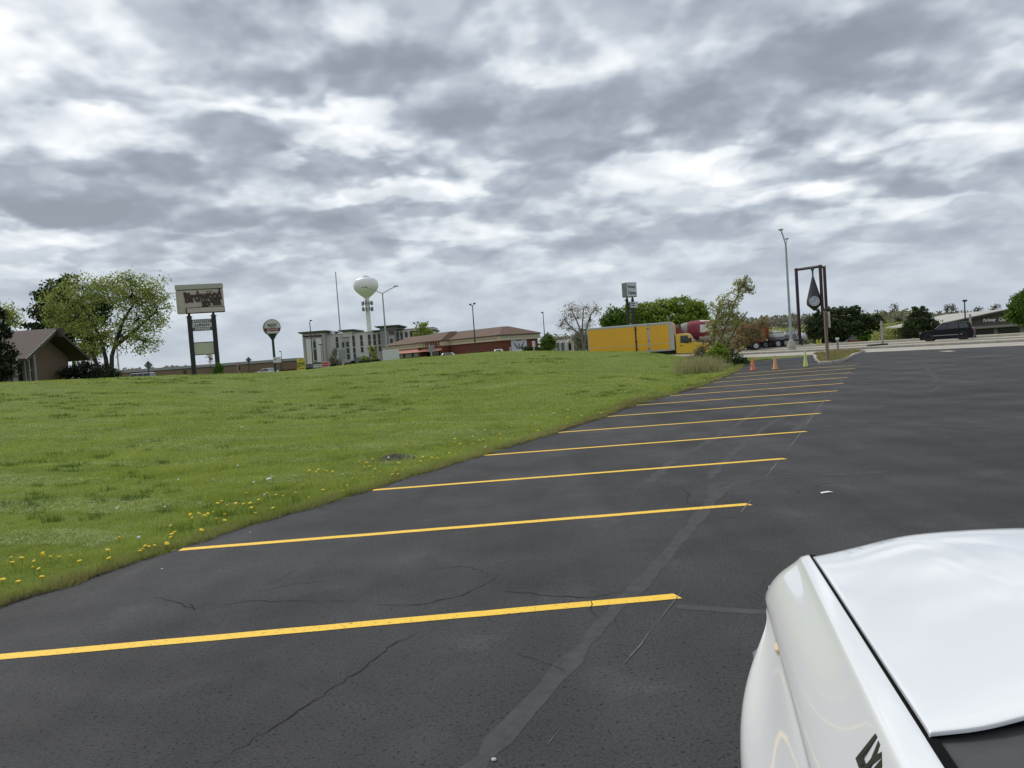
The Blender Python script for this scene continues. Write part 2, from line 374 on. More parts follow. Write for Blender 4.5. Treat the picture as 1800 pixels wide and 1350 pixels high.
M_KERBD = mat('kerb_joint_dirt', (.10, .085, .065), .95, var=.3, scale=2.)
M_YEL = None
# ------------------------------------------------------------------ ground sheet
def build_ground():
    th = np.concatenate([np.linspace(-180, -64, 24, endpoint=False), np.linspace(-64, 52, 470, endpoint=False), np.linspace(52, 180, 24, endpoint=False)])
    rr = np.concatenate([[.0], np.geomspace(1.5, 9, 26, endpoint=False), np.geomspace(9, 120, 250, endpoint=False), np.geomspace(120, 4500, 50)])
    A, Rr = np.meshgrid(np.radians(th), rr); X = Rr*np.sin(A); Y = Rr*np.cos(A); Z = land(X, Y)
    V = np.stack([X, Y, Z], -1).reshape(-1, 3); nt_, nr = len(th), len(rr)
    i, j = np.meshgrid(np.arange(nr-1), np.arange(nt_), indexing='ij'); k = (j+1) % nt_
    Fq = np.stack([i*nt_+j, i*nt_+k, (i+1)*nt_+k, (i+1)*nt_+j], -1).reshape(-1, 4)[:, ::-1]
    tag(np_mesh('ground', V, Fq, M_GROUND, smooth=True), kind='structure')
build_ground()
def sheet(name, poly, z, m, parent=None):
    bm = bmesh.new(); vs = [bm.verts.new((float(p[0]), float(p[1]), z)) for p in poly]; f = bm.faces.new(vs); f.normal_update()
    if f.normal.z < 0: f.normal_flip()
    bmesh.ops.triangulate(bm, faces=bm.faces); me = bpy.data.meshes.new(name); bm.to_mesh(me); bm.free(); me.materials.append(m)
    return link(bpy.data.objects.new(name, me), parent)
# parking lot, its left margin slightly ragged
def ragged(pts, amp, step):
    out = []; r = random.Random(4)
    for a, b in zip(pts[:-1], pts[1:]):
        a, b = np.array(a, float), np.array(b, float); k = max(1, int(np.linalg.norm(b-a)/step))
        for i in range(k):
            p = a+(b-a)*i/k; out.append(p + np.array([r.uniform(-amp, amp), r.uniform(-amp, amp)]))
    out.append(np.array(pts[-1], float)); return out
kn = lambda s, n: RN(s, n)
s_t = float(np.array([26.4, 58.1]) @ UR)
lotpoly = [(-12, -30)] + ragged([tuple(p) for p in EDGE[2:]], .05, .2) + [RN(s_t+5.2, 53.4+1.2), RN(s_t+1.0, 56.2), RN(s_t-60, 56.2), (70, -30)]
LOT = tag(sheet('parking_lot', lotpoly, 0., M_ASPH), kind='structure')
def strip(name, pts, w, z, m, parent=LOT, jit=0., step=.15, seed=1, taper=False):
    """a band laid on the asphalt along a polyline of plan points"""
    r = random.Random(seed); P_ = [np.array(p[:2], float) for p in pts]; Q = []
    for a, b in zip(P_[:-1], P_[1:]):
        k = max(1, int(np.linalg.norm(b-a)/step))
        Q += [a+(b-a)*i/k for i in range(k)]
    Q.append(P_[-1]); L_, R_ = [], []
    for i, p in enumerate(Q):
        d = Q[min(i+1, len(Q)-1)]-Q[max(i-1, 0)]; d /= np.linalg.norm(d)+1e-9; n = np.array([-d[1], d[0]])
        ww = w*(1+r.uniform(-.45, .45)*(1 if jit else 0)); o = n*r.uniform(-jit, jit)
        if taper: ww *= max(.12, min(1, 4*min(i, len(Q)-1-i)/max(len(Q)-1, 1)))
        L_.append((*(p+o+n*ww/2), z)); R_.append((*(p+o-n*ww/2), z))
    return MB().rings([L_, R_]).build(name, m, parent, recalc=False) if False else _strip(name, L_, R_, m, parent)
def _strip(name, L_, R_, m, parent):
    n = len(L_); o = MB().add(L_+R_, [(i, n+i, n+i+1, i+1) for i in range(n-1)])
    return o.build(name, m, parent, recalc=False)
def paint_mat():
    m = bpy.data.materials.new('yellow_road_paint'); m.use_nodes = True; nt = m.node_tree; N = nt.nodes.new; L = nt.links.new; b = nt.nodes['Principled BSDF']
    g = N('ShaderNodeNewGeometry'); n = N('ShaderNodeTexNoise'); n.inputs['Scale'].default_value = 26; n.inputs['Detail'].default_value = 5; n.inputs['Roughness'].default_value = .75; L(g.outputs['Position'], n.inputs[0])
    r = N('ShaderNodeValToRGB'); r.color_ramp.elements[0].position = .345; r.color_ramp.elements[0].color = (.18, .12, .02, 1); r.color_ramp.elements[1].position = .42; r.color_ramp.elements[1].color = (.90, .56, .045, 1)
    e = r.color_ramp.elements.new(.75); e.color = (.93, .60, .06, 1)
    L(n.outputs[0], r.inputs[0]); L(r.outputs[0], b.inputs['Base Color']); b.inputs['Roughness'].default_value = .7
    return m
M_YEL = paint_mat()
# painted bay lines: right ends lie on one chalk line, left ends on the grass margin
for k in range(12):
    y = 5.92+3.06*k; xr = 1.17+1.515*k; yl = y - .30 + .055*k
    xl = float(edge_x(yl))+.06
    if k == 0: xl = -5.3; yl = 5.52
    yl = max(yl, y-.35)
    a = np.array([xl, min(yl, y)]); b_ = np.array([xr, y]); w = .125
    n = 26; L_, R_ = [], []
    r_ = random.Random(k)
    for i in range(n+1):
        p = a+(b_-a)*i/n; e = r_.uniform(-.004, .004)
        dx = 0.022 if i == n else 0
        L_.append((p[0]-dx*.9, p[1]+w/2+e, .0032)); R_.append((p[0]+dx, p[1]-w/2+e, .0032))
    _strip('parking_line', L_, R_, M_YEL, LOT)
M_SEAL = mat('crack_sealer', (.070, .070, .0715), .75, var=.16, scale=9., bump=.25, bscale=60, spec=.12)
M_SEALF = mat('old_sealer', (.074, .074, .0755), .8, var=.15, scale=5., bump=.25, bscale=60, spec=.12)
M_CRACK = mat('crack_dark', (.010, .010, .010), .95)
M_CHALK = mat('chalk_line', (.115, .12, .125), .9, var=.35, scale=9.)
g2 = lambda L_: [G(*p)[:2] for p in L_]
strip('crack_seal', g2([(820, 1365), (900, 1275), (1000, 1165), (1085, 1065), (1125, 1030), (1165, 985), (1215, 925), (1240, 895), (1262, 868), (1290, 850), (1340, 841), (1430, 836), (1560, 829)]), .125, .0016, M_SEAL, jit=.006, seed=2)
strip('crack_seal', g2([(1243, 893), (1252, 872), (1256, 852), (1280, 850)]), .12, .0021, M_SEAL, seed=3, jit=.006)
strip('crack_seal', g2([(1245, 842), (1290, 795), (1340, 755), (1365, 738), (1395, 727)]), .13, .0016, M_SEALF, seed=4, jit=.01)
strip('crack_seal', g2([(1140, 850), (1180, 812), (1240, 780), (1290, 750), (1330, 722), (1360, 705)]), .15, .0016, M_SEALF, seed=5, jit=.01)
strip('crack_seal', g2([(1380, 758), (1470, 749), (1560, 748), (1690, 749), (1810, 752)]), .09, .0016, M_SEALF, seed=6, jit=.01)
strip('crack_seal', g2([(1390, 752), (1450, 757), (1520, 758)]), .06, .0021, M_SEALF, seed=7)
strip('crack_seal', g2([(1622, 640), (1637, 655), (1647, 668), (1640, 672)]), .22, .0016, M_SEAL, seed=8, jit=.02)
strip('crack_seal', g2([(1655, 678), (1640, 686), (1630, 690)]), .16, .0016, M_SEALF, seed=9)
strip('crack_seal', g2([(1190, 1066), (1300, 1074), (1500, 1086)]), .10, .0016, M_SEALF, seed=10)
strip('crack_seal', g2([(1402, 705), (1420, 712), (1440, 722), (1412, 745), (1395, 757)]), .20, .0012, M_SEALF, seed=11, jit=.02)
CR = [([(370, 1350), (450, 1298), (540, 1240), (600, 1200), (660, 1158), (700, 1128), (770, 1100)], .013), ([(640, 1065), (740, 1062), (800, 1050), (840, 1035), (876, 1011)], .012),
      ([(860, 1035), (950, 1046), (1040, 1052), (1110, 1036)], .011), ([(1044, 1052), (1040, 1075), (1060, 1092)], .011), ([(735, 1003), (820, 996), (860, 1010)], .010),
      ([(258, 1048), (290, 1054), (320, 1062), (340, 1072), (335, 1064), (320, 1060)], .012), ([(355, 1070), (400, 1062), (450, 1056), (500, 1057), (560, 1058), (640, 1057)], .010), ([(330, 1062), (350, 1066), (380, 1056)], .008),
      ([(1160, 853), (1195, 860), (1213, 868), (1206, 880), (1215, 888)], .016), ([(1190, 833), (1240, 838), (1262, 842)], .012), ([(1250, 908), (1300, 910)], .010),
      ([(1470, 878), (1500, 880)], .012), ([(1402, 868), (1408, 862)], .02), ([(440, 1045), (520, 1025), (600, 1022)], .008), ([(890, 1146), (950, 1160), (1010, 1190)], .005), ([(1435, 857), (1445, 852), (1470, 848)], .012), ([(470, 1030), (500, 1015), (520, 1000)], .006)]
for i, (pts, w) in enumerate(CR): strip('crack', g2(pts), w*.7, .0040, M_CRACK, jit=.022, step=.06, seed=20+i, taper=True)
strip('chalk_mark', g2([(1208, 1025), (1186, 1056), (1155, 1096)]), .008, .0045, M_CHALK, jit=.004, seed=41, taper=True)
strip('chalk_mark', g2([(1150, 1103), (1125, 1135), (1097, 1170)]), .009, .0045, M_CHALK, jit=.006, seed=42, taper=True)
strip('chalk_mark', g2([(1320, 880), (1303, 900)]), .02, .0045, M_CHALK, seed=43)
for k, (a, b_) in enumerate([((1345, 840), (1372, 806)), ((1380, 797), (1411, 757)), ((1413, 754), (1431, 727)), ((1433, 724), (1453, 700)), ((1456, 697), (1470, 683)), ((1472, 680), (1495, 648))]):
    strip('chalk_mark', g2([a, b_]), .022, .0045, M_CHALK, jit=.008, seed=44+k, taper=True)
for k, (a, b_) in enumerate([((548, 938), (572, 928)), ((598, 924), (614, 920)), ((960, 1310), (985, 1280))]): strip('paint_scuff', g2([a, b_]), .02, .0045, M_CHALK, jit=.008, seed=60+k, taper=True)
# ------------------------------------------------------------------ road, median, kerbs
def band(name, s0, s1, n0, n1, z, m, thick=0., step=6., parent=None, kind='structure'):
    ss = np.arange(s0, s1+.01, step); L_, R_ = [], []
    mb = MB()
    def zz(p): return z
    if thick:
        rs = []
        for s_ in ss:
            a, b = RN(s_, n0), RN(s_, n1); rs.append([(a[0], a[1], z-thick), (a[0], a[1], z-.02), (*(a+NR*.02), z), (*(b-NR*.02), z), (b[0], b[1], z-.02), (b[0], b[1], z-thick)])
        mb.rings(rs)
    else:
        for s_ in ss:
            a, b = RN(s_, n0), RN(s_, n1); L_.append((a[0], a[1], z)); R_.append((b[0], b[1], z))
        mb.rings([L_, R_])
    o = mb.build(name, m, parent)
    return tag(o, kind=kind) if parent is None else o
ROAD = band('road', -70, 66, 56.3, 64.5, .004, M_CONC); R2 = band('road', -70, 66, 73.2, 82.6, .004, M_CONC)
M_JOINT = mat('road_joint', (.13, .115, .095), .95)
for n_ in (60.3,): band('joint', -70, 66, n_, n_+.04, .009, M_JOINT, parent=ROAD)
band('gutter_line', -70, 66, 64.0, 64.42, .010, M_KERBD, parent=ROAD)
for s_ in np.arange(-60, 60, 5.): band('joint', s_, s_+.04, 56.4, 63.9, .0085, M_JOINT, parent=ROAD, step=.04)
band('joint', -70, 66, 77.9, 77.94, .009, M_JOINT, parent=R2)
band('gutter_line', -70, 66, 73.3, 73.6, .010, M_KERBD, parent=R2)
tag(band('median_kerb', -70, 66, 64.5, 64.72, .15, M_KERB, thick=.16), kind='structure')
tag(band('median_kerb', -70, 66, 72.95, 73.17, .15, M_KERB, thick=.16), kind='structure')
M_MED = mat('median_turf', (.17, .16, .075), .95, var=.35, scale=1.5, col2=(.26, .225, .14), bump=.5, bscale=14)
band('median_strip', -70, 66, 64.7, 72.97, .12, M_MED)
band('median_walk', -70, 66, 66.6, 69.2, .126, M_CONC)
tag(band('far_kerb', -70, 66, 82.6, 82.85, .14, M_KERB, thick=.16), kind='structure')
band('far_verge', -70, 66, 82.84, 86.5, .125, mat('verge_turf', (.12, .13, .04), .95, var=.3, scale=1.2, col2=(.21, .19, .09), bump=.5, bscale=14))
band('far_walk', -70, 66, 86.5, 89.5, .13, M_CONC)
# ------------------------------------------------------------------ white pickup the picture is taken beside
M_WHITE = mat('white_car_paint', (.84, .85, .86), .28, coat=1., spec=.5)
M_BLACKP = mat('black_plastic', (.018, .018, .02), .55)
M_DGREY = mat('dark_grey_plastic', (.060, .060, .062), .6, var=.1, scale=30.)
M_GLASS = mat('tinted_glass', (.012, .015, .018), .06, spec=.7, coat=.6)
M_TYRE = mat('tyre_rubber', (.016, .016, .017), .85)
M_RIM = mat('alloy_rim', (.42, .43, .44), .35, metal=.9)
M_CHROME = mat('chrome', (.6, .6, .62), .15, metal=1.)
M_LAMP = mat('lamp_glass', (.72, .74, .76), .12, coat=1.)
M_RED = mat('red_lamp', (.30, .012, .012), .2, coat=1.)
M_AMBER = mat('amber_lamp', (.80, .62, .36), .3, coat=.5)
def build_pickup():
    psi = math.radians(13.9); CB = 1.14
    o = np.array([math.cos(psi), -math.sin(psi)])*CB
    T = thing('pickup_truck', 'white pickup truck in the foreground, only its hood and left fender in view', 'pickup truck', (o[0], o[1], 0), -psi)
    loc = lambda a, b, z: (b-CB, a, z)
    zg = lambda a: 1.15 + (3.094-a)*.0632
    sh = lambda a: np.interp(a, [.9, 1.4, 1.95, 2.36, 2.985], [.285, .291, .300, .307, .319])
    oa = [.6, .95, 1.4, 1.9, 2.3, 2.43, 2.66, 2.81, 2.9, 2.99, 3.09]; ob = [.10, .09, .06, .038, .039, .040, .060, .111, .160, .182, .192]; oz = [.70, .70, .70, .70, .72, .74, .80, .86, .91, .94, .95]
    def ring(a):
        g = zg(a); s_ = sh(a); bo = np.interp(a, oa, ob); zc = np.interp(a, [1.4, 2.2, 2.85, 3.13], [1.0, 1.0, .98, .965]); zo = min(np.interp(a, oa, oz), zc-.045)
        k = (zc-.05-zo)
        return [loc(a, .355, g-.012), loc(a, .355, g-.004), loc(a, .350, g), loc(a, s_+.012, g-.008), loc(a, s_, g-.014), loc(a, s_-.010, g-.034), loc(a, .245, (g+zc)/2+.010), loc(a, .205, zc+.050), loc(a, .187, zc+.010), loc(a, .184, zc-.004),
                loc(a, .193, zc-.026), loc(a, min(.186, bo+.14), zc-.036), loc(a, bo+(.178-bo)*.62, zo+k*.55), loc(a, bo+.012, zo+.02), loc(a, bo, zo-.04), loc(a, bo+.010, zo-.12), loc(a, bo+.03, .54), loc(a, bo+.07, .50)]
    rs = [ring(a) for a in (.95, 1.2, 1.5, 1.75, 2.0, 2.15, 2.3, 2.45, 2.6, 2.75, 2.9, 3.0, 3.05)]
    A1 = [3.09, 3.10, 3.10, 3.115, 3.125, 3.145, 3.175, 3.185, 3.185, 3.18, 3.175, 3.15, 3.11, 3.10, 3.10, 3.10, 3.10, 3.10]; r0 = ring(3.06)
    rs.append([(p[0]+.006, a, p[2]-.012) for p, a in zip(r0, A1)])
    rs.append([(p[0]+.035-(.02 if i < 5 else 0), a+.045-(.02 if i < 4 else 0), p[2]-.050) for i, (p, a) in enumerate(zip(r0, A1))])
    rs.append([(p[0]+.10-(.08 if i < 5 else 0), 3.235, min(p[2]-.085, 1.03)) for i, p in enumerate(r0)])
    fender = MB().rings(rs).build('fender', M_WHITE, T, smooth=True, sharp=60)
    md = fender.modifiers.new('s', 'SUBSURF'); md.levels = md.render_levels = 2
    fr = MB().rings([[(-p[0], p[1], p[2]) for p in r] for r in rs]).build('fender', M_WHITE, T, smooth=True, sharp=60)
    md = fr.modifiers.new('s', 'SUBSURF'); md.levels = md.render_levels = 2
    # hood
    bs = np.array([.366, .372, .40, .46, .53, .60, .65, .69, .73, .80, .90, 1.02, 1.14]); dome = np.array([0, .001, .004, .010, .018, .027, .034, .040, .046, .054, .062, .068, .07])
    af = np.interp(bs, [.366, .486, .638, .732, .948, 1.134], [3.094, 3.150, 3.235, 3.262, 3.262, 3.262]); ar = np.interp(bs, [.366, .43, .469, .534, .7, 1.14], [1.515, 1.517, 1.521, 1.549, 1.60, 1.64])
    bs2 = np.concatenate([bs, 2*CB-bs[-2::-1]]); dome = np.concatenate([dome, dome[-2::-1]]); af = np.concatenate([af, af[-2::-1]]); ar = np.concatenate([ar, ar[-2::-1]])
    rows = []
    for t, dz, da in [(0, -.012, 0), (0, -.004, 0), (.006, 0, 0), (.1, 0, 0), (.25, 0, 0), (.45, 0, 0), (.65, 0, 0), (.82, 0, 0), (.92, -.002, 0), (.965, -.007, 0), (.985, -.014, 0), (1, -.028, .004), (1, -.06, .016), (1, -.14, .02)]:
        row = []
        for b, d, f, r in zip(bs2, dome, af, ar):
            a = r+(f-r)*t; e = zg(a)+d*(1+.35*(1-t)) + dz
            row.append(loc(a+da, b, e))
        rows.append([(row[0][0], row[0][1], row[0][2]-.010)] + row + [(row[-1][0], row[-1][1], row[-1][2]-.010)])
    hood = MB().rings(rows).build('hood', M_WHITE, T, smooth=True, sharp=60)
    md = hood.modifiers.new('s', 'SUBSURF'); md.levels = md.render_levels = 2
    for sgn in (1, -1):
        L_ = [(sgn*(.338-CB), a, zg(a)-.013) for a in np.linspace(.95, 3.10, 12)]; R_ = [(sgn*(.380-CB), a, zg(a)-.013) for a in np.linspace(.95, 3.10, 12)]
        MB().rings([L_, R_]).build('hood_gap_black', mat('gap_shade_black', (.004, .004, .004), .8, spec=.1), T)  # black strip under the hood-fender gap, shade put in as colour
    # side marker, lettering
    MB().box(-.008, .008, -.028, .028, -.008, .008, 0, .004).build('side_marker', M_AMBER, T, loc=loc(2.60, .186, .966), rot=(0, 0, 0))
    v = np.array(loc(1.60, .283, 1.185)) - np.array(loc(1.60, .205, 1.052)); v /= np.linalg.norm(v); ln = np.array([0, -1., 0]); nn = np.cross(ln, v)
    ctr = np.array(loc(1.478, .270, 1.182)) + nn*.004
    tx = text('emblem_lettering', 'LYNX', .205, .070, mat('emblem_black', (.012, .014, .012), .35, coat=.4), fender, (0, 0, 0), (0, 0, 0), depth=.004, bold=.045, shear=.3, spacing=1.0)
    tx.matrix_local = Matrix(((ln[0], v[0], nn[0], ctr[0]), (ln[1], v[1], nn[1], ctr[1]), (ln[2], v[2], nn[2], ctr[2]), (0, 0, 0, 1)))
    # cowl below the windshield
    c1 = [loc(a, b, z) for a, b, z in ((1.56, .340, 1.226), (1.58, .45, 1.238), (1.62, .60, 1.250), (1.68, 1.14, 1.27), (1.62, 1.68, 1.25), (1.58, 1.83, 1.238), (1.56, 1.94, 1.226))]
    c2 = [loc(a, b, z) for a, b, z in ((1.08, .335, 1.215), (1.09, .45, 1.225), (1.12, .60, 1.24), (1.18, 1.14, 1.26), (1.12, 1.68, 1.24), (1.09, 1.83, 1.225), (1.08, 1.945, 1.215))]
    cowl = MB().rings([c1, c2]).build('cowl', M_DGREY, T, smooth=True)
    strip_ = [(x, y-.045, z+.002) for x, y, z in c1]; MB().rings([[(x, y, z+.002) for x, y, z in c1], strip_]).build('hood_gap_black', M_BLACKP, T)  # black band between the hood's rear edge and the cowl
    MB().lathe([(.001, .012), (.11, .012), (.125, .006), (.13, -.01)], 24, 'z', loc(1.27, .60, 1.248)).build('wiper_cover', M_BLACKP, cowl)
    MB().tube([loc(1.26, .60, 1.262), loc(1.30, .9, 1.275), loc(1.33, 1.2, 1.285)], [.014, .010, .007], 6).build('wiper', M_BLACKP, cowl)
    # nose
    nose = MB().box(-.80, .80, 3.10, 3.255, .70, 1.06, 0, .03).build('grille', M_BLACKP, T)
    for k in range(4): MB().box(-.62, .62, 3.25, 3.275, .74+.075*k, .775+.075*k, 0, .008).build('grille_bar', M_CHROME, nose)
    for s_ in (-1, 1): MB().box(s_*.79-.14, s_*.79+.14, 3.10, 3.262, .74, 1.0, 0, .03).build('headlight', M_LAMP, T)
    MB().box(-1.0, 1.0, 3.05, 3.42, .44, .69, 0, .05).build('front_bumper', M_CHROME, T)
    # cab, bed
    def sec(a, pts): return [(x, a, z) for x, z in pts] + [(-x, a, z) for x, z in pts[::-1]]
    lower = [(1.00, .42), (1.035, .62), (1.04, .95), (1.02, 1.12), (.98, 1.205)]
    cab = MB().rings([sec(a, lower) for a in (1.06, .9, .2, -.6, -1.5)], close=True, cap=True).build('cab', M_WHITE, T, smooth=True)
    roof = [(.66, 1.0, 1.25), (.64, 1.14, 1.255)]
    gl = MB()
    base = [(-.72, 1.02), (.72, 1.02), (.90, .80), (.93, -1.35), (-.93, -1.35), (-.90, .80)]; top = [(-.60, .28), (.60, .28), (.66, .16), (.67, -1.22), (-.67, -1.22), (-.66, .16)]
    gl.rings([[(x, y, 1.205) for x, y in base], [(x, y, 1.84) for x, y in top]], close=True, cap=True)
    gl.build('window_glass', M_GLASS, T)
    rf = MB().rings([[(x*1.02, y, 1.835) for x, y in top], [(x*1.01, y, 1.885) for x, y in top], [(x*.8, y*.9-.04, 1.915) for x, y in top]], close=True, cap=True).build('roof', M_WHITE, T, smooth=True)
    for (bx, by), (tx_, ty) in zip(base, top):
        if by < .9 or True: MB().tube([(bx, by, 1.19), (tx_, ty, 1.86)], [.05, .04], 6).build('pillar', M_WHITE, cab)
    for s_ in (-1, 1): MB().tube([(s_*.93, -.35, 1.19), (s_*.68, -.42, 1.86)], [.045, .04], 6).build('pillar', M_BLACKP, cab)
    for s_ in (-1, 1):
        d = MB().box(s_*1.043-.006, s_*1.043+.006, -.42, .85, .50, 1.10, 0, .004).build('door', M_WHITE, T); MB().box(s_*1.06-.012, s_*1.06+.012, -.36, -.14, .94, .98, 0, .006).build('handle', M_BLACKP, d)
        mr_ = MB().box(s_*1.16-.10, s_*1.16+.10, .52, .62, 1.21, 1.36, 0, .03).build('side_mirror', M_BLACKP, T)
    bed = MB().rings([sec(a, [(.98, .55), (1.03, .75), (1.03, 1.15), (1.0, 1.28)]) for a in (-1.55, -2.4, -3.3)], close=True, cap=True).build('bed', M_WHITE, T, smooth=True)
    MB().box(-.85, .85, -3.25, -1.62, 1.285, 1.30).build('bed_cover', M_BLACKP, bed)
    MB().box(-1.0, 1.0, -3.52, -3.3, .5, .72, 0, .04).build('rear_bumper', M_CHROME, T)
    for s_ in (-1, 1): MB().box(s_*.93-.07, s_*.93+.07, -3.33, -3.25, .85, 1.2, 0, .02).build('tail_light', M_RED, T)
    MB().box(-.55, .55, -3.2, 3.0, .38, .55).build('chassis', M_BLACKP, T)
    for a in (2.30, -1.95):
        for s_ in (-1, 1): wheel(T, s_*.90, a, .40, .26, s_)
def wheel(T, x, y, r, w, side, axis='x', rim=None, tyre=None):
    t = MB().lathe([(r*.60, -w/2), (r*.93, -w/2), (r, -w*.36), (r, w*.36), (r*.93, w/2), (r*.60, w/2)], 20, axis, close=False).build('wheel', tyre or M_TYRE, T, smooth=True, loc=(x, y, r))
    MB().lathe([(.001, w*.30), (r*.16, w*.32), (r*.2, w*.22), (r*.5, w*.20), (r*.60, w*.46), (r*.62, w*.30), (r*.62, -w*.30), (.001, -w*.30)], 16, axis, close=False).build('rim', rim or M_RIM, t, smooth=True, rot=(0, 0, math.pi) if side < 0 else None)
    return t
build_pickup()
# ------------------------------------------------------------------ grass
def field_noise(x, y, f, seed):
    r = np.random.default_rng(seed); o = np.zeros_like(x)
    for k in range(7):
        a = r.uniform(0, math.pi*2); q = f*r.uniform(.5, 2.2); o += np.sin((x*math.cos(a)+y*math.sin(a))*q + r.uniform(0, 6.3))
    return o/3.2
def in_field(x, y): return (x < edge_x(y)-.01) & (y < 80)
def sample_field(n, d0, d1, pw, pxa=-140, pxb=1330):
    u = rng.random(n); e = 2-pw; d = (d0**e + u*(d1**e-d0**e))**(1/e) if abs(e) > 1e-6 else d0*(d1/d0)**u
    q = (rng.uniform(pxa, pxb, n)-900)/FOC; y = d; x = q*y
    k = in_field(x, y); return x[k], y[k]
def blades(name, x, y, hgt, wid, lean, mat_, dz=-.005, flat=False):
    n = len(x); z = land(x, y)+dz; a = rng.uniform(0, 2*math.pi, n); b = rng.uniform(0, 2*math.pi, n)
    hx, hy = np.cos(a)*wid/2, np.sin(a)*wid/2; lx, ly = np.cos(b)*lean, np.sin(b)*lean
    V = np.empty((n, 3, 3)); V[:, 0] = np.stack([x-hx, y-hy, z], -1); V[:, 1] = np.stack([x+hx, y+hy, z], -1); V[:, 2] = np.stack([x+lx, y+ly, z+hgt], -1)
    Fq = np.arange(n*3).reshape(-1, 3)
    return tag(np_mesh(name, V.reshape(-1, 3), Fq, mat_), kind='stuff')
def blade_mat(name, ca, cb, trans=.35):
    m = bpy.data.materials.new(name); m.use_nodes = True; nt = m.node_tree; N = nt.nodes.new; L = nt.links.new; b = nt.nodes['Principled BSDF']
    g = N('ShaderNodeNewGeometry'); n = N('ShaderNodeTexNoise'); n.inputs['Scale'].default_value = .45; n.inputs['Detail'].default_value = 5; n.inputs['Roughness'].default_value = .65; L(g.outputs['Position'], n.inputs[0])
    ad = N('ShaderNodeMath'); ad.operation = 'MULTIPLY_ADD'; L(g.outputs['Random Per Island'], ad.inputs[0]); ad.inputs[1].default_value = .55; ad2 = N('ShaderNodeMapRange'); L(n.outputs[0], ad2.inputs[0]); ad2.inputs[1].default_value = .3; ad2.inputs[2].default_value = .7; ad2.inputs[3].default_value = 0; ad2.inputs[4].default_value = .5
    L(ad2.outputs[0], ad.inputs[2])
    r = N('ShaderNodeValToRGB'); r.color_ramp.elements[0].color = (*ca, 1); r.color_ramp.elements[1].color = (*cb, 1); r.color_ramp.elements[1].position = .95
    L(ad.outputs[0], r.inputs[0]); L(r.outputs[0], b.inputs['Base Color']); b.inputs['Roughness'].default_value = .6; b.inputs['Specular IOR Level'].default_value = .25
    tr = N('ShaderNodeBsdfTranslucent'); L(r.outputs[0], tr.inputs[0]); ms = N('ShaderNodeMixShader'); ms.inputs[0].default_value = trans
    L(b.outputs[0], ms.inputs[1]); L(tr.outputs[0], ms.inputs[2]); L(ms.outputs[0], nt.nodes['Material Output'].inputs[0]); return m
M_BLADE = blade_mat('grass_blade', (.145, .21, .030), (.47, .545, .115))
M_CLIP = blade_mat('grass_clipping', (.28, .34, .11), (.48, .53, .24), .15)
M_EDGEB = blade_mat('edge_grass', (.16, .19, .035), (.42, .40, .15), .3)
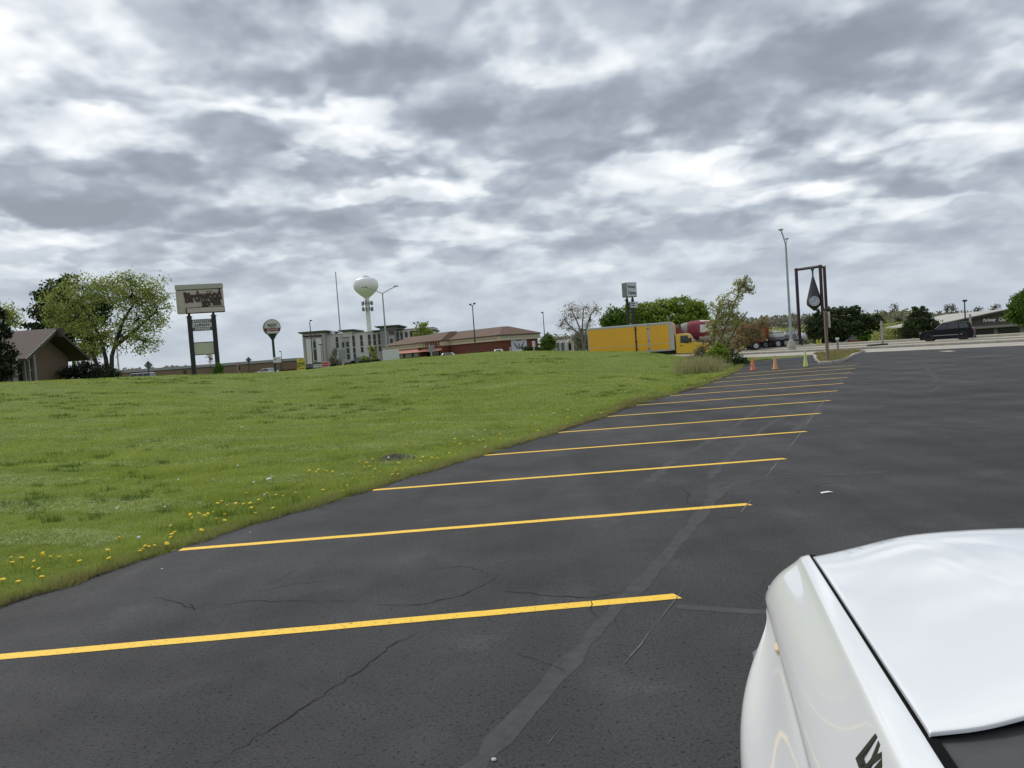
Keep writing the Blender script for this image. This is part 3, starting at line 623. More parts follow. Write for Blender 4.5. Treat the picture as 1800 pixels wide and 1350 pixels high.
def build_grass():
    x, y = sample_field(780000, 6.2, 74, 2.05)
    d = y; k = len(x); fn = field_noise(x, y, .8, 3); cl = np.clip(.5+.5*field_noise(x, y, 7., 4), 0, 1)*np.clip(.6+.5*field_noise(x, y, 2.6, 6), .25, 1.2)
    h = rng.uniform(.04, .09, k)*(.42+1.0*cl)*(1+.3*fn)*np.clip(1.15-d*.004, .8, 1.2); w = np.maximum(.006, .00080*d)*rng.uniform(.7, 1.3, k)
    blades('grass', x, y, np.maximum(h, .02), w, rng.uniform(.01, .06, k), M_BLADE)
    # pale clippings left in swathes by the mower
    x, y = sample_field(420000, 7, 66, 2.0)
    sw = np.sin((x*.35+y*.94)*2*math.pi/2.1 + .7*np.sin(x*.4))+.55*field_noise(x, y, .9, 11)+.4*field_noise(x, y, 2.4, 12)
    keep = (sw > .42) & (x < edge_x(y)-1.2) & (rng.random(len(x)) < .65); x, y = x[keep], y[keep]; k = len(x)
    blades('grass_clippings', x, y, rng.uniform(.0, .03, k), np.maximum(.004, .00055*y)*rng.uniform(.6, 1.2, k), rng.uniform(.06, .13, k), M_CLIP, dz=.035)
    # longer, paler growth creeping over the asphalt margin
    yy = rng.uniform(5, 57, 60000); yy = 5+(yy-5)**1.6/(52**.6); s = np.abs(rng.normal(0, .18, len(yy))); x = edge_x(yy)+.04-s + .07*np.sin(yy*3.1)*np.sin(yy*1.3)+.05*np.sin(yy*9.7+1)*np.sin(yy*2.3); k = len(x)
    blades('edge_grass', x, yy, rng.uniform(.03, .11, k), np.maximum(.005, .0008*yy)*rng.uniform(.7, 1.3, k), rng.uniform(.02, .10, k), M_EDGEB)
    # dead thatch in patches along the margin
    yy = rng.uniform(5, 45, 46000); yy = 5+(yy-5)**1.5/(40**.5); s = np.abs(rng.normal(.10, .16, len(yy))); x = edge_x(yy)+.05-s; ok = (field_noise(x*.3, yy, 1.3, 31) > .12) & (rng.random(len(yy)) < .8); x, yy = x[ok], yy[ok]; k = len(x)
    blades('dead_thatch', x, yy, rng.uniform(.01, .06, k), np.maximum(.005, .0008*yy)*rng.uniform(.7, 1.4, k), rng.uniform(.04, .11, k), blade_mat('thatch_blade', (.10, .075, .04), (.36, .28, .15), .15), dz=.012)
    # darker tufts the mower missed
    cx, cy = sample_field(900, 8, 60, 1.6); cl = field_noise(cx, cy, .5, 21) > .15; cx, cy = cx[cl], cy[cl]
    rx = []; ry = []
    for px_, py_ in [(40, 688), (90, 686), (150, 682), (230, 676), (250, 675), (330, 672), (420, 668), (450, 664), (560, 660), (640, 653), (700, 651), (745, 650), (520, 668), (600, 666), (180, 690), (300, 690), (370, 700)]:
        q = (px_-900)/FOC
        for y_ in np.linspace(30, 52, 3): rx.append(q*y_+random.uniform(-1, 1)); ry.append(y_)
    cx = np.concatenate([cx, rx]); cy = np.concatenate([cy, ry]); m_ = 46
    sp = np.repeat(np.maximum(.05, cy*.0035), m_)
    x = np.repeat(cx, m_)+rng.normal(0, 1, len(cx)*m_)*sp*1.6; y = np.repeat(cy, m_)+rng.normal(0, 1, len(cx)*m_)*sp; ok = in_field(x, y); x, y = x[ok], y[ok]; k = len(x)
    blades('grass_tufts', x, y, rng.uniform(.05, .14, k), np.maximum(.008, .0009*y), rng.uniform(.02, .08, k), blade_mat('tuft_blade', (.06, .11, .014), (.17, .26, .04)))
build_grass()
# dandelions along the margin
def build_dandelions():
    yl = mat('dandelion_yellow', (.80, .56, .02), .7, island=.15); gr = mat('dandelion_stem', (.10, .17, .03), .7); wh = mat('seed_head_white', (.72, .72, .66), .9)
    hd = MB().lathe([(.004, -.012), (.020, -.004), (.026, .003), (.020, .009), (.008, .012)], 9); r = random.Random(2)
    hd.v = [(v[0]*(1+r.uniform(-.15, .15)), v[1]*(1+r.uniform(-.15, .15)), v[2]+r.uniform(-.003, .003)) for v in hd.v]
    st = MB().tube([(0, 0, -.10), (.006, .002, -.05), (0, 0, -.008)], .003, 5)
    sb = MB().lathe([(.002, -.018), (.016, -.012), (.022, 0), (.016, .012), (.002, .018)], 8)
    protos = {}
    for kind, m_, mesh in (('y', yl, hd), ('w', wh, sb)):
        o = mesh.build('flower_head', m_, None); q = st.build('stem', gr, None); protos[kind] = (o, q)
    pts = []
    for px_, py_ in [(262, 965), (268, 971), (250, 968), (255, 962), (272, 962), (294, 960), (302, 940), (307, 937), (300, 947), (240, 985), (190, 972), (75, 975), (77, 980), (103, 979), (89, 984), (58, 1000), (60, 993), (68, 1003), (20, 985), (38, 982), (22, 993), (5, 1022), (32, 1025), (75, 1022), (125, 980), (335, 910), (338, 915), (395, 905), (395, 915), (360, 907), (366, 908), (375, 903), (380, 912), (415, 890), (440, 885), (455, 880), (470, 871), (485, 875), (350, 903), (390, 885), (400, 889), (428, 886), (498, 873), (534, 854), (480, 898), (442, 895), (545, 830), (560, 828), (570, 830), (575, 829), (556, 832), (585, 830), (620, 842), (632, 815), (650, 823), (668, 830), (700, 835), (695, 828), (645, 818), (655, 810), (640, 822), (800, 775), (800, 780), (830, 785), (850, 775), (716, 786), (688, 770), (770, 810), (740, 812), (760, 808), (690, 838), (700, 830), (610, 858), (355, 936), (140, 990), (300, 925), (345, 955), (210, 950), (450, 905), (520, 868)]:
        p = G(px_, py_, .06); pts.append((p[0], p[1], 'y'))
    for px_, py_ in [(205, 888), (285, 842), (442, 805), (475, 797), (310, 805), (418, 694), (461, 821), (635, 702), (680, 768), (415, 785)]:
        p = G(px_, py_, .5 if py_ < 850 else .15); pts.append((p[0], p[1], 'w'))
    for i in range(85):                                   # denser and smaller towards the far end of the margin
        y_ = r.uniform(14, 43) if i < 72 else r.uniform(9, 16); s_ = abs(r.gauss(0, 1.6))*(.35+y_*.035)+.08; pts.append((edge_x(y_)-s_, y_, 'w' if r.random() < .12 else 'y'))
    ny = 0
    for i, (x, y, kind) in enumerate(pts):
        if not bool(in_field(np.array([x]), np.array([y]))[0]): x = edge_x(y)-.1
        T = thing('dandelion', 'yellow dandelion flower in the grass along the parking lot edge' if kind == 'y' else 'white dandelion seed head standing in the mown grass', 'dandelion', (x, y, lz(x, y)), r.uniform(0, 6), 'yellow dandelions in the grass' if kind == 'y' else 'dandelion seed heads in the grass')
        h = r.uniform(.06, .105); k = r.uniform(.7, 1.1)*(1.0 if y < 14 else 1.15)
        o, q = protos[kind]
        c = o.copy(); c.parent = T; c.location = (0, 0, h); c.scale = (k, k, k); c.rotation_euler = (r.uniform(-.5, .5), r.uniform(-.5, .5), 0); COL.objects.link(c)
        c = q.copy(); c.parent = T; c.location = (0, 0, h); COL.objects.link(c)
    for o, q in protos.values(): bpy.data.objects.remove(o); bpy.data.objects.remove(q)
build_dandelions()
# ------------------------------------------------------------------ buildings and signs
R_ = random.Random(11)
M_BROWNROOF = mat('brown_shingle_roof', (.082, .056, .047), .85, var=.15, scale=3., bump=.3, bscale=18)
M_BRICK = mat('tan_brick', (.15, .105, .07), .9, var=.12, scale=6., bump=.2, bscale=25)
M_DWOOD = mat('dark_wood', (.045, .034, .028), .7)
M_POSTW = mat('weathered_white_post', (.30, .28, .25), .7)
M_DGLASS = mat('dark_window', (.012, .013, .015), .12, spec=.6)
M_BULB = mat('white_bulb', (.8, .8, .76), .4)
M_BLACKM = mat('black_metal', (.016, .015, .015), .55)
M_GALV = mat('galvanised_steel', (.36, .37, .38), .5, metal=.35, var=.08, scale=2.)
M_DARKPOLE = mat('dark_pole', (.035, .038, .042), .5)
M_WHITE2 = mat('white_paint', (.72, .72, .70), .55, var=.05, scale=2.)
def local_xz(base, Y, rot=0.):                 # picture point -> (x, z) in the frame of a thing that faces us at distance Y
    def f(px, py):
        p = AT(px, py, Y); return ((p[0]-base[0])/math.cos(rot), p[2]-base[2])
    return f
# --- grill restaurant with the big roof, far left
def build_grill():
    a = math.radians(92); bx, by = AT(103, 660, 69.5)[:2]; z = lz(bx, by)-.05
    T = thing('grill_restaurant', 'tan brick grill restaurant with steep brown roof edged with white bulbs', 'restaurant', (bx, by, z), a)
    W, EH, AH, Ln = 4.9, 2.55, 5.05, 17.
    def slope(s): return [(s*(W+.25), EH-.14), (0, AH), (0, AH+.30), (s*(W+.32), EH+.12)]
    for s_ in (-1, 1): MB().prism(slope(s_), -.25, Ln, plane='xz').build('roof', M_BROWNROOF, T)
    for s_ in (-1, 1): MB().prism([(s_*(W+.36), EH-.20), (0, AH-.05), (0, AH+.20), (s_*(W+.36), EH+.06)], -.34, -.26, plane='xz').build('fascia', M_DWOOD, T)
    MB().box(-.28, .28, -.75, -.27, AH-.5, AH+.28).build('ridge_beam', M_DWOOD, T)
    MB().prism([(-1.35, .0), (4.1, 0), (4.1, 2.85), (.15, 4.9), (-1.35, 4.1)], 1.2, 1.5).build('wall', M_BRICK, T)
    MB().prism([(-4.3, 0), (-1.36, 0), (-1.36, 4.15), (-4.3, 2.65)], 1.42, 1.5).build('window', M_DGLASS, T)
    for x_, h, w in ((-4.3, 2.55, .14), (-3.0, 3.25, .07), (-2.35, 3.5, .10), (-1.5, 4.0, .16)): MB().box(x_-w, x_+w, 1.12, 1.38, 0, h).build('post', M_POSTW, T)
    MB().box(-2.3, -1.5, 1.3, 1.4, 1.7, 1.8).build('transom', M_POSTW, T)
    MB().box(-4.3, -4.15, 1.55, Ln-1, 0, 2.65).build('side_window', M_DGLASS, T)
    for y_ in (3.2, 5.6, 8., 10.5, 13.): MB().box(-4.55, -4.1, y_-.3, y_+.3, 0, 2.55).build('pier', M_BRICK, T)
    MB().box(3.9, 4.1, 1.5, Ln-1, 0, 2.7).build('side_wall', M_BRICK, T)
    MB().box(-4.1, 3.9, Ln-1.2, Ln-1, 0, 2.7).build('rear_wall', M_BRICK, T)
    b0 = MB().lathe([(.004, -.05), (.045, -.02), (.055, .02), (.004, .055)], 8).build('light_bulb', M_BULB, T)
    pts = [((-W-.3)*(1-k/22), -.33, EH+.12+(AH-EH+.17)*k/22) for k in range(23)] + [(-W-.42, .4+.75*k, EH+.02) for k in range(9)]
    for i, p in enumerate(pts):
        if i == 0: b0.location = p
        else: share(b0, T, p)
build_grill()
# --- pylon sign of the grill
def build_grill_sign():
    Y = 74; rot = math.radians(14); b = on(342, Y, 657); b[2] -= .05
    T = thing('grill_pylon_sign', 'tall cream Birchwood grill sign on two black posts with breakfast lunch dinner panel', 'pylon sign', b, rot); f = local_xz(b, Y, rot)
    cream = mat('sign_cream', (.44, .39, .33), .6, var=.10, scale=1.5); pink = mat('sign_pinkish_panel', (.50, .41, .38), .6, var=.08, scale=2.); let = mat('sign_maroon_letters', (.045, .018, .018), .5); pale = mat('sign_blank_panel', (.46, .47, .36), .6, var=.05, scale=2.); grey = mat('sign_grey_panel', (.12, .12, .13), .6)
    x0, z1 = f(310, 502); x1, _ = f(386, 506); _, z0 = f(350, 550); _, zt = f(350, 509.5)
    MB().box(x0, x1, -.3, .3, z0, zt, 0, .03).build('sign_cabinet', cream, T)
    MB().box(x0-.02, x1+.02, -.33, .33, zt+.06, z1+.0, 0, .04).build('cap', mat('sign_cap', (.40, .38, .33), .6), T)
    MB().box(x0+.08, x1-.08, -.26, .26, zt-.01, zt+.07).build('shadow_gap', M_BLACKM, T)
    w = x1-x0
    text('sign_letters', 'Birchwood', w*.80, 1.05, let, T, (x0+w*.57, -.33, z0+1.60), (math.pi/2, -.07, 0), .06, .05, -.1)
    text('sign_letters', 'grill', w*.42, .82, let, T, (x0+w*.74, -.33, z0+.88), FRONT, .06, .05, -.1)
    text('sign_letters', 'Family', w*.14, .13, let, T, (x0+w*.72, -.32, zt-.2), FRONT, .02, .01)
    px0, pz1 = f(324, 540); px1, pz0 = f(388, 550.5)
    lb = MB().box(x0+w*.19, x1+.08, -.52, -.31, z0-.06, z0+.52, 0, .02).build('lower_sign_box', M_DWOOD, T); MB().box(x0+w*.22, x1+.05, -.54, -.525, z0+.03, z0+.46).build('panel', pink, lb)
    pxs = [f(336.5, 600)[0], f(375.5, 600)[0]]
    for p in pxs:
        MB().box(p-.20, p+.20, -.18, .18, 0, z0-.22, 0, .02).build('post', M_BLACKM, T); MB().box(p-.10, p+.10, -.10, .10, z0-.24, z0).build('post_neck', M_BLACKM, T)
        MB().box(p-.34, p+.34, -.05, .05, z0-.34, z0-.30).build('bracket', M_BLACKM, T)
    _, za = f(354, 560.5); _, zb = f(354, 581.5); h = (za-zb)/3
    for k, (s_, dk) in enumerate((('BREAKFAST', 1), ('LUNCH', 0), ('DINNER', 1))):
        m_ = grey if dk else mat('sign_white_panel', (.55, .55, .56), .6); pn = MB().box(pxs[0]+.2, pxs[1]-.2, -.06, .06, za-h*(k+1)+.008, za-h*k-.008).build('menu_panel', m_, T)
        text('panel_letters', s_, (pxs[1]-pxs[0]-.45)*(.98 if k == 0 else .78), h*.66, mat('panel_white_letters', (.62, .62, .62), .6) if dk else M_BLACKM, pn, (sum(pxs)/2, -.075, za-h*(k+.5)), FRONT, .02, .02, .2)
    _, zc = f(358, 602); _, zd = f(358, 622.5)
    pn = MB().box(pxs[0]+.2, pxs[1]-.2, -.08, .08, zd, zc, 0, .01).build('blank_panel', pale, T)
    for z_ in (zc, zd-.06): MB().box(pxs[0]+.18, pxs[1]-.18, -.1, .1, z_, z_+.06).build('panel_frame', M_BLACKM, T)
build_grill_sign()
# --- round restaurant sign
def build_round_sign():
    Y = 125; b = on(484, Y, 650); T = thing('round_pylon_sign', 'round green drum sign with red band on a flared green pole', 'pylon sign', b, math.radians(28)); f = local_xz(b, Y)
    gr = mat('sign_dark_green', (.012, .060, .042), .45, var=.1, scale=1.); face = mat('sign_face_cream', (.56, .54, .49), .5); red = mat('sign_maroon', (.16, .012, .022), .5)
    _, zc = f(479, 575.5); r = 1.28; m_ = MB()
    MB().lathe([(r*.98, -.52), (r*1.03, -.50), (r*1.03, .50), (r*.98, .52)], 36, 'y', (0, 0, zc)).build('drum', gr, T, smooth=True)
    fc = MB().lathe([(.01, -.535), (r*.97, -.535), (r*.97, -.525)], 36, 'y', (0, 0, zc), close=False).build('face', face, T)
    hb = .44; za, zb = zc-.12, zc-.62; pts = lambda z: math.sqrt(max((r*.965)**2-(z-zc)**2, 0))
    zs = np.linspace(zb, za, 7); poly = [(pts(z), z) for z in zs]+[(-pts(z), z) for z in zs[::-1]]
    MB().prism(poly, -.552, -.540).build('red_band', red, fc)
    text('sign_letters', 'PADDY', 1.45, .58, mat('sign_letters_olive', (.06, .055, .035), .5), fc, (0, -.56, zc+.30), FRONT, .02, .02)
    text('sign_letters', 'RESTAURANT', 1.75, .30, face, fc, (0, -.565, zc-.37), FRONT, .02, .012)
    MB().lathe([(.22, 0), (.20, zc-2.1), (.24, zc-1.95), (.52, zc-1.5), (.85, zc-1.0)], 12).build('pole', gr, T, smooth=True)
build_round_sign()
# --- small reader board at the foot of it
def flat_sign(name, label, cat, px, py0, py1, pxw, Y, rot, m_face, posts=1, m_post=M_GALV, depth=.08, letters=(), frame=None, group=None, post_w=.06, full=False):
    b = on(px, Y, py1); T = thing(name, label, cat, b, rot, group); f = local_xz(b, Y)
    _, za = f(px, py0); _, zb = f(px, py1); w = pxw*Y/FOC/max(.3, math.cos(rot)); xo = 0
    pn = MB().box(-w/2, w/2, -depth/2, depth/2, zb, za, 0, .01).build('panel', m_face, T)
    if frame: MB().box(-w/2-.05, w/2+.05, -depth/2+.01, depth/2-.01, zb-.05, za+.05).build('frame', frame, T)
    for k in range(posts):
        x = 0 if posts == 1 else (-w*.42 if k == 0 else w*.42)
        MB().box(x-post_w, x+post_w, depth/2, depth/2+post_w*1.6, 0, za if full else zb+(za-zb)*.3).build('post', m_post, T)
    for (s_, wx, hx, cx, cz, m_) in letters: text('sign_letters', s_, w*wx, (za-zb)*hx, m_, pn, (w*cx, -depth/2-.012, zb+(za-zb)*cz), FRONT, .015, .015)
    return T
M_BLK = mat('sign_black', (.02, .02, .02), .6); M_SW = mat('sign_white', (.62, .62, .64), .6); M_SR = mat('sign_red', (.42, .03, .05), .6); M_SY = mat('sign_yellow', (.62, .54, .05), .6, var=.06, scale=3.)
flat_sign('reader_board', 'small white reader board with black squiggle at foot of round sign', 'sign', 487.5, 627.5, 637.5, 13, 120, .15, M_SW, 2, M_BLACKM, .35, [('~', .25, .2, -.18, .62, M_BLK)])
t_ = flat_sign('roadside_banner_sign', 'tall yellow roadside sign with black lettering near hotel corner', 'sign', 530.5, 630.5, 652.5, 14.5, 84, 0, M_SY, 1, M_BLK, .05, [('FOR', .3, .12, .02, .88, M_BLK), ('LEASE', .9, .26, 0, .62, M_BLK), ('CALL', .6, .16, 0, .38, M_BLK), ('555', .5, .14, 0, .14, M_BLK)][1:2], None)
flat_sign('roadside_banner_sign', 'white and black roadside banner left of the red and white one', 'sign', 558.5, 637.5, 651.5, 14.5, 86, 0, M_SW, 2, M_BLK, .05, [('OPEN', .6, .26, 0, .62, mat('sign_grey', (.28, .29, .30), .6))][:0], M_BLK)
flat_sign('roadside_banner_sign', 'red and white roadside banner right of the black one', 'sign', 573.0, 635.5, 647.5, 13.5, 87, 0, mat('sign_pale_pink', (.60, .42, .43), .6), 2, M_BLK, .05, [], None)
def banner_bands(name_filter):
    for T in [o for o in COL.objects if o.get('label', '').startswith(name_filter)]:
        p = [c for c in COL.objects if c.parent == T and c.name.startswith('panel')][0]; c = [Vector(v.co) for v in p.data.vertices]
        yield T, p, min(v.x for v in c), max(v.x for v in c), min(v.z for v in c), max(v.z for v in c)
for T, p, a, b, z0, z1 in banner_bands('white and black'):
    h = z1-z0
    for u, v in ((.82, 1.0), (.22, .42), (.0, .06)): box('dark_band', M_BLK, p, a+.02, b-.02, -.036, -.028, z0+h*u, z0+h*v-.01)
    for i, u in enumerate((.15, .38, .60, .80)): box('letter_block', mat('sign_grey', (.28, .29, .30), .6), p, a+(b-a)*(u-.08), a+(b-a)*(u+.07), -.036, -.028, z0+h*.52, z0+h*.74)
for T, p, a, b, z0, z1 in banner_bands('red and white'):
    h = z1-z0
    for u, v in ((.62, .88), (.30, .52), (.06, .14)): box('red_band', M_SR, p, a+.06, b-.06, -.036, -.028, z0+h*u, z0+h*v)
for T, p, a, b, z0, z1 in banner_bands('tall yellow'):
    h = z1-z0
    for u, v, s_, e in ((.88, .93, .3, .7), (.40, .43, 0, 1), (.34, .40, .05, .3), (.18, .24, .15, .42), (.2, .26, .5, .9)): box('letter_block', M_BLK, p, a+(b-a)*s_, a+(b-a)*e, -.036, -.028, z0+h*u, z0+h*v)
flat_sign('blank_billboard', 'large blank white signboard at the left end of the brick store', 'signboard', 688, 616, 635, 27, 100, .1, mat('blank_white_panel', (.60, .62, .61), .5), 2, M_WHITE2, .3, [], M_WHITE2, post_w=.1)
flat_sign('rear_of_road_sign', 'grey back of a road sign on post in front of hotel hedge', 'road sign', 602, 614.5, 630, 13, 90, 0, mat('sign_back_grey', (.25, .26, .26), .5), 1, M_GALV, .06, full=True, post_w=.10)
flat_sign('rear_of_road_sign', 'grey back of a road sign on post before the store awning', 'road sign', 758.5, 607, 619, 9, 88, .3, MATS['sign_back_grey'], 1, M_GALV, .06, full=True, post_w=.08)
# diamond warning signs seen from behind, yield sign
def diamond(label, px, pyc, Y, hw, col, tri=False):
    b = on(px, Y, pyc+18); T = thing('diamond_road_sign' if not tri else 'yield_sign', label, 'road sign', b); f = local_xz(b, Y); _, zc = f(px, pyc); s_ = hw*Y/FOC
    poly = [(-s_, zc), (0, zc-s_), (s_, zc), (0, zc+s_)] if not tri else [(-s_, zc+s_*.6), (0, zc-s_), (s_, zc+s_*.6)]
    MB().prism(poly, -.02, .02).build('plate', col, T); MB().box(-.05, .05, -.10 if not tri else .03, -.03 if not tri else .10, 0, zc+s_*.8).build('post', mat('green_post', (.02, .06, .04), .6) if not tri else M_GALV, T)
    if tri: MB().prism([(-s_*.5, zc+s_*.3), (0, zc-s_*.5), (s_*.5, zc+s_*.3)], -.03, -.022).build('centre', M_SW, T)
diamond('grey back of diamond road sign beside the silver car far left', 262.5, 642, 95, 8, MATS['sign_back_grey'])
diamond('grey back of diamond road sign between the two pylon signs', 438.5, 632.5, 96, 5.5, mat('sign_back_purple', (.25, .22, .25), .5))
diamond('small red and white yield sign beyond the grill sign', 418.5, 641, 105, 3.2, M_SR, True)
# --- low brown warehouse on the horizon, left
def build_warehouse():
    a = AT(205, 650, 300); b = AT(520, 640, 300); z = lz(a[0], 300)-.3
    T = thing('low_warehouse', 'long low brown warehouse on the skyline behind the grill sign', 'warehouse', ((a[0]+b[0])/2, 300, z)); f = local_xz((0, 0, z), 300)
    h = AT(300, 645, 300)[2]-z; hw = (b[0]-a[0])/2
    MB().box(-hw, hw, 0, 40, 0, h-1.0).build('wall', mat('warehouse_tan', (.20, .135, .09), .9, var=.12, scale=.15), T)
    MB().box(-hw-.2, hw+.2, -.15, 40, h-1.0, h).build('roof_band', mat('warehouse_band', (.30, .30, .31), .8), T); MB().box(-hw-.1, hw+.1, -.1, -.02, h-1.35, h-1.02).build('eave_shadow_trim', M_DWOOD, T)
    for x in (-30, -24, -9, 12): MB().box(x, x+1.2, -.12, .0, 1.2, 2.6).build('vent', M_DWOOD, T)
build_warehouse()
# --- hotel
def build_hotel():
    Y = 275; b = on(650, Y, 640); b[2] = lz(b[0], Y)-.3; T = thing('hotel', 'four storey grey stucco hotel with dark window columns and flat tower caps', 'hotel', b); f = local_xz(b, Y)
    st = mat('stucco_light', (.58, .56, .54), .9, var=.05, scale=.2); sg = mat('stucco_mid', (.40, .38, .37), .9, var=.05, scale=.2); sd_ = mat('stucco_dark', (.26, .255, .255), .9, var=.06, scale=.2); sc = mat('stucco_cream', (.64, .62, .59), .9); cap = mat('roof_cap_slate', (.105, .115, .12), .7); wn = mat('hotel_window', (.022, .024, .027), .2, spec=.5)
    X = lambda px: f(px, 612)[0]; Z = lambda px, py: f(px, py)[1]
    zt = Z(640, 585)
    MB().box(X(574), X(765), 0, 16, 0, zt).build('wall', st, T); MB().box(X(574)-.1, X(765), -.12, 16.2, zt, zt+.35).build('parapet', sg, T)
    def tower(p0, p1, ytop, y0, m_, proud, capo=1.2, zz=0):
        z = Z((p0+p1)/2, ytop); MB().box(X(p0), X(p1), -proud, 16.5, zz, z-.7).build('tower', m_, T); MB().rings([[(X(p0)-capo*.4, -proud-capo*.4, z-.7), (X(p1)+capo*.4, -proud-capo*.4, z-.7), (X(p1)+capo*.4, 17, z-.7), (X(p0)-capo*.4, 17, z-.7)], [(X(p0)-capo, -proud-capo, z-.25), (X(p1)+capo, -proud-capo, z-.25), (X(p1)+capo, 17.5, z-.25), (X(p0)-capo, 17.5, z-.25)], [(X(p0)-capo, -proud-capo, z), (X(p1)+capo, -proud-capo, z), (X(p1)+capo, 17.5, z), (X(p0)-capo, 17.5, z)]], close=True, cap=True).build('roof_cap', cap, T)
        return z
    z1 = tower(537, 575, 582.5, 0, sg, 3.0)
    MB().box(X(541), X(571), -3.25, -3.0, 0, Z(556, 593)).build('tower_frame', sd_, T)
    MB().box(X(543), X(570), -3.5, -3.25, 1.5, Z(556, 595.5)).build('tower_panel', sc, T)
    tx = text('hotel_sign', 'Hampton', 3.2, .9, M_BLK, T, (X(545.5), -3.1, Z(545, 592)+.1), FRONT, .1, .03, .15); text('hotel_sign', 'Inn&Suites', 4.1, .9, mat('hotel_red', (.12, .008, .015), .5), T, (X(561.5), -3.1, Z(561, 590)-.05), FRONT, .1, .03, .15)
    tower(605, 621, 579.5, 0, st, 1.2); MB().box(X(606), X(616), -1.45, -1.2, 1, Z(611, 593.5)).build('bay_panel', sg, T); MB().box(X(605), X(617), -1.6, -1.2, Z(611, 593.5), Z(611, 592.5)).build('bay_cap', cap, T)
    tower(664, 706, 579, 0, sg, 1.6); tower(672, 700, 572.5, 0, sd_, 2.6, 1.5); tower(731, 762, 580, 0, sc, 1.0)
    MB().box(X(687), X(697), -3.0, -2.62, 1, Z(692, 591)).build('bay_panel', sg, T)
    text('hotel_sign', 'Hampton', 2.0, .7, MATS['hotel_red'], T, (X(692.5), -2.75, Z(692, 583)), FRONT, .1, .03); text('hotel_sign', 'Inn&Suites', 2.1, .5, MATS['hotel_red'], T, (X(692.5), -2.75, Z(692, 586.3)), FRONT, .1, .03)
    MB().box(X(574), X(765), -.35, 0, Z(640, 629), Z(640, 627)).build('belt_course', sd_, T)
    MB().box(X(576), X(765), -.2, 0, 0, Z(640, 630)).build('stone_base', mat('hotel_stone', (.20, .19, .185), .9, var=.2, scale=1.), T)
    w0 = None; rows = [Z(640, y) for y in (593.5, 603.5, 614.5, 625)]; off = Z(640, 593.5)-Z(640, 590.5)
    cols = [(593.5, -.06, (0, 1)), (605, -1.52, (1,)), (613, -1.52, (1, 2, 3)), (622.5, -.06, (0, 1, 2, 3)), (636.5, -.06, (0, 1, 2)), (650.5, -.06, (0, 1, 2, 3)), (659.5, -.06, (0, 1, 2, 3)), (669.5, -1.66, (0, 1, 2)), (691.5, -3.06, (1, 2, 3)), (702, -1.66, (0, 1)), (707.5, -.06, (0, 1)), (716, -.06, (0,)), (725, -.06, (0,)), (732, -1.06, (0,))]
    for px, y_, rr in cols:
        MB().box(X(px)-.34, X(px)+.34, y_-.03, y_, rows[rr[-1]], rows[rr[0]]).build('window_strip', sc, T)
        for r in rr:
            if w0 is None: w0 = MB().box(-.46, .46, -.06, .0, -.95, .95, 0, .02).build('window', wn, T); o = w0; o.location = (X(px), y_, rows[r])
            else: o = share(w0, T, (X(px), y_-.01, rows[r]))
    for r in (1, 2, 3):
        z = Z(557, (606, 620, 630)[r-1]); MB().box(X(555.5), X(560), -3.56, -3.5, z-(1.1 if r < 3 else .6), z+1.1).build('window', wn, T)
    MB().box(X(555), X(560.5), -3.54, -3.5, 1.6, Z(557, 596)).build('window_strip', sd_, T)
    MB().box(X(582)-.8, X(582)+.8, 3, 4.5, zt, zt+1.4, 0, .2).build('roof_unit', M_WHITE2, T)
build_hotel()
# --- water tower
def build_tower():
    Y = 455; b = on(654, Y, 640); b[2] = lz(b[0], Y)-.5; T = thing('water_tower', 'white bulb water tower on slim stem behind the hotel', 'water tower', b); f = local_xz(b, Y)
    wt = mat('tower_white', (.78, .76, .78), .42, var=.04, scale=.2, coat=.2); zt = f(647, 487)[1]; zb = f(649, 524)[1]; r = 21.8*Y/FOC; h = zt-zb
    prof = [(3.6, 0), (2.2, 2.5), (1.5, 6), (1.35, 20), (1.35, zb-.2), (1.55, zb+.3), (r*.45, zb+h*.13), (r*.82, zb+h*.33), (r*.955, zb+h*.46), (r, zb+h*.58), (r*.985, zb+h*.70), (r*.90, zb+h*.84), (r*.72, zb+h*.94), (r*.42, zb+h*.99), (.01, zt)]
    MB().lathe(prof, 40, close=False).build('tank_and_stem', wt, T, smooth=True, sharp=80)
    MB().lathe([(1.0, zt-.3), (1.0, zt+1.0), (.2, zt+1.3)], 10, c=(-.4, 0, 0)).build('vent', wt, T); MB().tube([(1.2, 0, zt-.2), (1.2, 0, zt+2.2)], .08, 5).build('mast', M_GALV, T); MB().box(.5, 2.2, -.4, .4, zt-.2, zt+.5).build('rail_box', M_GALV, T)
    a0 = MB().box(-.28, .28, -.15, .15, -1.2, 1.2, 0, .04).build('antenna', mat('antenna_grey', (.10, .11, .12), .6), T); k = 0
    for z in (zb-3.0, zb-6.4):
        MB().lathe([(2.9, z-.15), (3.0, z-.15), (3.0, z+.1), (2.9, z+.1)], 20, close=False).build('antenna_ring', M_GALV, T)
        for an in np.linspace(0, 2*math.pi, 13)[:-1]:
            p = (3.15*math.cos(an), 3.15*math.sin(an), z+R_.uniform(-.4, .4))
            if k == 0: a0.location = p; a0.rotation_euler = (0, 0, an+math.pi/2)
            else: share(a0, T, p, an+math.pi/2)
            k += 1
build_tower()
